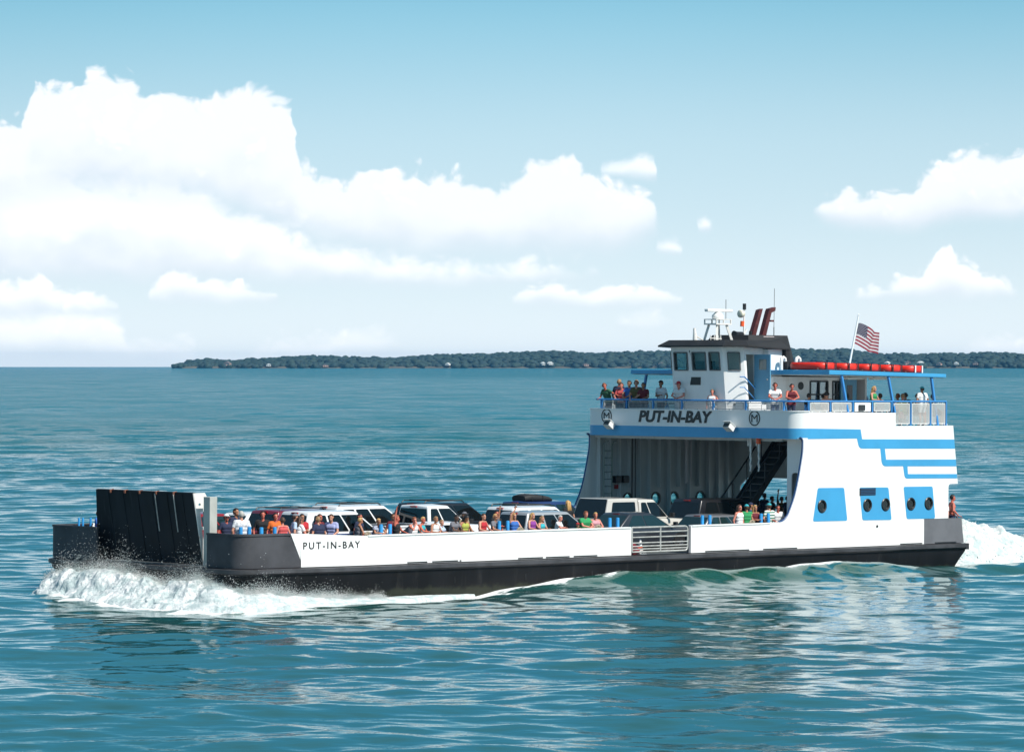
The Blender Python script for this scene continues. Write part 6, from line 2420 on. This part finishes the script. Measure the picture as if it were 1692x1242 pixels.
bw_path = [(-1.7, 5.4), (-2.05, 4.9), (-2.25, 4.2), (-2.25, 3.0), (-2.25, 0.0), (-2.2, -3.0), (-2.1, -4.6), (-1.5, -5.5), (-0.3, -5.75), (1.5, -5.75), (3.5, -5.7), (5.5, -5.65), (7.5, -5.6)]
bw_h = [0.12, 0.38, 0.66, 0.80, 0.74, 0.62, 0.50, 0.36, 0.22, 0.12, 0.06, 0.03, 0.0]
bw_w = [0.6, 1.2, 1.8, 2.4, 2.7, 2.7, 2.5, 2.3, 2.1, 1.8, 1.3, 0.9, 0.5]
bw, _ = foam_sheet('bow_wave', bw_path, bw_h, bw_w, 41, 'white breaking bow wave thrown up under the raised ramp')
sw_path = [(33.0, -5.0), (35.0, -5.2), (38.0, -5.5), (42.0, -5.9), (48, -6.4)]
V3 = []
nS, nT = 300, 200
a = np.linspace(32.7, 50, nS)
c = np.linspace(-6.6, 6.6, nT)
A_, C_ = np.meshgrid(a, c, indexing='ij')
n1, n2 = noise2(A_ * 0.5, C_ * 0.5, 71, 6), noise2(A_ * 1.8, C_ * 1.8, 72, 5)
env = np.clip((6.0 + 0.03 * (A_ - 33) - np.abs(C_)) / 2.2, 0, 1)
env = env * env * (3 - 2 * env)
Zs = env * (0.95 * np.exp(-((A_ - 37.0) / 3.2) ** 2) + 0.42 * np.exp(-np.maximum(0, A_ - 33) / 14)) * (0.30 + 1.3 * n1) + (n2 - 0.5) * 0.75 * env - 0.30 * (1 - env)
Zs -= np.clip((33.9 - A_) / 1.0, 0, 1) * 0.6
Zs *= np.where(A_ < 35, np.clip((A_ - 32.5) / 2.5, 0.25, 1), 1)
Vv = np.stack([A_, C_, Zs], -1).reshape(-1, 3)
id_ = np.arange(nS * nT).reshape(nS, nT)
Ff = np.stack([id_[:-1, :-1], id_[:-1, 1:], id_[1:, 1:], id_[1:, :-1]], -1).reshape(-1, 4)
me = grid_mesh('stern_wash', Vv, Ff)
me.materials.append(M_FOAM)
o = bpy.data.objects.new('stern_wash', me)
COL.objects.link(o)
o.matrix_world = SH2
tag(o, 'churning white wash behind the stern', 'foam', kind='stuff')


def droplets(name, pts, radii, label):
    n = len(pts)
    base = np.array(((1, 0, 0), (-1, 0, 0), (0, 1, 0), (0, -1, 0), (0, 0, 1), (0, 0, -1)), float)
    tri = np.array(((0, 2, 4), (2, 1, 4), (1, 3, 4), (3, 0, 4), (2, 0, 5), (1, 2, 5), (3, 1, 5), (0, 3, 5)))
    st = 0.6 + 0.9 * rng.random((n, 1, 3))
    Vv = (pts[:, None, :] + base[None] * radii[:, None, None] * st).reshape(-1, 3)
    Ff = (tri[None] + (np.arange(n) * 6)[:, None, None]).reshape(-1, 3)
    me = bpy.data.meshes.new(name)
    me.vertices.add(len(Vv))
    me.vertices.foreach_set('co', Vv.ravel())
    me.loops.add(len(Ff) * 3)
    me.loops.foreach_set('vertex_index', Ff.ravel().astype(np.int32))
    me.polygons.add(len(Ff))
    me.polygons.foreach_set('loop_start', (np.arange(len(Ff)) * 3).astype(np.int32))
    me.update(calc_edges=True)
    me.shade_smooth()
    me.materials.append(M_FOAM)
    o = bpy.data.objects.new(name, me)
    COL.objects.link(o)
    o.matrix_world = SH2
    tag(o, label, 'spray', kind='stuff')


N_ = 190000
i_ = np.minimum((rng.random(N_) ** 0.9 * bw.shape[0] * 0.80).astype(int), bw.shape[0] - 1)
j_ = np.clip((14 + rng.normal(size=N_) * 9 + 6 * rng.random(N_)).astype(int), 0, bw.shape[1] - 1)
pt = bw[i_, j_].copy()
amp_ = np.interp(i_, [0, bw.shape[0] * 0.2, bw.shape[0] * 0.5, bw.shape[0] * 0.8], [0.26, 0.34, 0.22, 0.08])
clump = noise2(i_ * 0.035, j_ * 0.12, 91, 4)
pt[:, 2] += rng.exponential(size=N_) * amp_ * np.clip((clump - 0.34) * 2.4, 0.05, 1)
pt[:, :2] += rng.normal(size=(N_, 2)) * 0.14
rd = 0.005 + 0.011 * rng.random(N_) ** 4
droplets('bow_spray', pt, rd, 'fine white spray flying over the bow wave')
N_ = 6000
pt = np.stack([33.8 + rng.random(N_) * 8, rng.normal(size=N_) * 3.2, np.zeros(N_)], 1)
pt[:, 2] = 0.85 * np.exp(-((pt[:, 0] - 37.0) / 3.2) ** 2) * np.clip((6 - np.abs(pt[:, 1])) / 2.2, 0, 1) + rng.exponential(size=N_) * 0.12
droplets('stern_spray', pt, 0.012 + 0.02 * rng.random(N_) ** 2, 'white spray over the wash behind the stern')

# ------------------------------------------------------------------ the far shore, about five kilometres off
DS = 5050.0


def shore_xy(px, extra=0.0):
    d = DS + extra
    return (px - 846.0) / 6300.0 * d, d


def drop(d):
    return -d * d / (2 * EARTH)


TOPS = [(284, 604), (296, 597), (320, 594), (345, 591), (358, 594), (385, 595), (410, 592), (445, 590), (490, 587), (540, 586), (560, 588), (600, 589), (650, 590), (700, 587), (760, 584), (800, 583), (850, 581), (905, 578), (940, 579), (985, 582), (1030, 580),
        (1100, 579), (1180, 579), (1310, 574), (1345, 576), (1375, 577), (1398, 574), (1420, 579), (1460, 584), (1490, 582), (1525, 584), (1560, 582), (1600, 583), (1640, 580), (1692, 583), (1760, 580), (1900, 582), (2200, 584), (2500, 590)]
tpx, tpy = np.array([t[0] for t in TOPS], float), np.array([t[1] for t in TOPS], float)
EYE_Y = 596.0


def top_z(px):
    """real height of the tree tops above the lake there"""
    y = np.interp(px, tpx, tpy)
    return EYE + (EYE_Y - y) / 6300.0 * DS - drop(DS)


# island ground
xs = np.linspace(280, 2500, 500)
rows = []
prof = [(-14, -1.0, 0.0), (0, 0.5, 0.0), (10, 2.2, 0.0), (35, 3.5, 0.25), (90, 5.0, 0.45), (180, 5.0, 0.5), (260, -2.0, 0.0)]
sv = []
for e, z0, kk in prof:
    x, d = shore_xy(xs, e)
    hz = np.clip((xs - 284) / 24, 0, 1)
    wig = 8 * (noise2(xs * 0.03, xs * 0 + e, 5, 4) - 0.5)
    z = (z0 + kk * np.maximum(0, top_z(xs) - 22)) * hz - (1 - hz) * 1.5 + drop(DS)
    sv.append(np.stack([x, d + wig, z], 1))
Vv = np.concatenate(sv)
id_ = np.arange(len(Vv)).reshape(len(prof), len(xs))
Ff = np.stack([id_[:-1, :-1], id_[:-1, 1:], id_[1:, 1:], id_[1:, :-1]], -1).reshape(-1, 4)
me = grid_mesh('island', Vv, Ff)
me.materials.append(mat('island_ground', (0.10, 0.085, 0.055), 0.9, var=0.5, vscale=0.02, dirt=(0.30, 0.20, 0.13), dirt_amt=0.6))
isl = bpy.data.objects.new('island', me)
COL.objects.link(isl)
tag(isl, kind='structure')

# woods: thousands of crowns, each a lumpy clump of leaf faces on a short trunk
ico = bmesh.new()
bmesh.ops.create_icosphere(ico, subdivisions=2, radius=1.0)
ico.verts.ensure_lookup_table()
iv = np.array([v.co[:] for v in ico.verts])
it = np.array([[v.index for v in f.verts] for f in ico.faces])
ico.free()
g = np.random.default_rng(77)
VV, FF, MI = [], [], []
off = 0
for row, (e, hk, n) in enumerate(((20, 0.34, 800), (38, 0.50, 850), (60, 0.66, 900), (90, 0.80, 950), (125, 0.92, 1000), (165, 1.0, 1100))):
    px = 288 + (2450 - 288) * g.random(n) ** 1.0
    for x_ in px:
        R = 2.4 + 2.6 * g.random()
        tz = float(top_z(x_)) * hk * (0.86 + 0.15 * g.random() ** 0.7)
        if x_ < 310:
            tz *= 0.75
            R *= 0.7
        X0, D0 = shore_xy(x_, e + g.normal() * 12)
        v = iv * (1 + 0.34 * (g.random((len(iv), 1)) - 0.5)) * np.array((1.5, 1.3, 0.65 + 0.5 * g.random())) * R
        v = v + np.array((X0, D0, tz - R * 0.8 + drop(DS)))
        v[:, 0] += g.normal(size=len(v)) * 0.35
        VV.append(v)
        FF.append(it + off)
        MI.append(np.full(len(it), g.integers(0, 3)))
        off += len(v)
        # lower skirt so that no crown hangs in the air
        v2 = iv * np.array((1.15, 1.15, 1.0)) * R * (1 + 0.3 * (g.random((len(iv), 1)) - 0.5)) + np.array((X0 + g.normal() * 3, D0 - 4, max(2.5, tz - 2.3 * R) + drop(DS)))
        VV.append(v2)
        FF.append(it + off)
        MI.append(np.full(len(it), g.integers(0, 3)))
        off += len(v2)
VV, FF, MI = np.concatenate(VV), np.concatenate(FF), np.concatenate(MI)
me = bpy.data.meshes.new('far_woods')
me.vertices.add(len(VV))
me.vertices.foreach_set('co', VV.ravel())
me.loops.add(len(FF) * 3)
me.loops.foreach_set('vertex_index', FF.ravel().astype(np.int32))
me.polygons.add(len(FF))
me.polygons.foreach_set('loop_start', (np.arange(len(FF)) * 3).astype(np.int32))
me.polygons.foreach_set('material_index', MI.astype(np.int32))
me.update(calc_edges=True)
for nm, c in (('leaf_dark', (0.009, 0.028, 0.024)), ('leaf_mid', (0.011, 0.033, 0.026)), ('leaf_light', (0.016, 0.040, 0.028))):
    me.materials.append(mat(nm, c, 0.8, var=0.3, vscale=0.4))
fw = bpy.data.objects.new('far_woods', me)
COL.objects.link(fw)
tag(fw, 'long belt of dark green woods covering the far shore', 'woods', kind='stuff')

# shore houses
HW, HR = mat('house_white', (0.75, 0.72, 0.68), 0.7), mat('house_roof', (0.16, 0.12, 0.11), 0.8)
HP = mat('house_pink', (0.60, 0.38, 0.30), 0.7)
for px, base, w, hgt_, m_, lab in ((376, 6, 11, 7, HP, 'pink gabled house, the largest one at the left end of the far shore'), (444, 5, 8, 4.5, HW, 'white cottage right of the pink gabled house on the far shore'),
                                   (537, 4, 10, 4, HP, 'low tan house alone in the middle of the left shore woods'), (740, 7, 7, 4, HW, 'small white house on the shore left of a white pair'),
                                   (897, 8, 6, 5, HW, 'white house, left one of the close pair on the far shore'), (909, 8.5, 8, 5, HW, 'white house, right one of the close pair on the far shore'),
                                   (968, 6, 9, 4, HP, 'tan house on the shore just left of the ferry canopy'), (1092, 6, 12, 6, HP, 'pink house on the shore just left of the wheelhouse'),
                                   (1466, 9, 9, 5, HW, 'white house just right of the flag on the far shore'), (1500, 9, 10, 6, HP, 'pink house above the aft life float on the far shore'),
                                   (1521, 9, 9, 5.5, HW, 'white house with a pointed roof right of the last life float'), (1552, 8, 8, 4, HP, 'tan house right of the pointed white house on the far shore'),
                                   (1580, 9, 8, 4.5, HW, 'white house near the right edge of the far shore, left of the last one'), (1612, 9, 9, 4, HP, 'tan house nearest the right edge of the far shore')):
    r = empty('shore_house')
    b = MB()
    w, hgt_ = w * 0.72, hgt_ * 0.75
    b.box(-w / 2, w / 2, -4, 4, 0, hgt_ * 0.6)
    b.build('wall', m_, r)
    b = MB()
    b.loft([[(-w / 2 - 0.4, -4.5, hgt_ * 0.6), (w / 2 + 0.4, -4.5, hgt_ * 0.6), (0, -4.5, hgt_ * 1.1)], [(-w / 2 - 0.4, 4.5, hgt_ * 0.6), (w / 2 + 0.4, 4.5, hgt_ * 0.6), (0, 4.5, hgt_ * 1.1)]])
    b.build('roof', m_ if m_ is HW else HR, r)
    b = MB()
    for k in (-1, 1):
        b.box(k * w * 0.25 - 0.6, k * w * 0.25 + 0.6, -4.05, -4.0, hgt_ * 0.2, hgt_ * 0.45)
    b.build('window', M_DKGLASS, r)
    x0, d0 = shore_xy(px, 2)
    r.location = (x0, d0, drop(DS) + base * 0.55)
    r.rotation_euler = (0, 0, rnd.uniform(-0.4, 0.4))
    tag(r, lab, 'house', 'houses along the far shore')

# ------------------------------------------------------------------ lake haze
b = MB()
b.box(-4500, 4500, -60, 11000, drop(12000) - 1.5, 31)
hzb = b.build('haze', [], None)
hm = bpy.data.materials.new('haze_air')
hm.use_nodes = True
nt = hm.node_tree
nt.nodes.clear()
vo = nt.nodes.new('ShaderNodeVolumePrincipled')
vo.inputs['Color'].default_value = (0.16, 0.52, 0.95, 1)
vo.inputs['Density'].default_value = 0.000035
vo.inputs['Anisotropy'].default_value = 0.0
oo = nt.nodes.new('ShaderNodeOutputMaterial')
nt.links.new(vo.outputs[0], oo.inputs['Volume'])
hzb.data.materials.append(hm)
tag(hzb, kind='stuff')
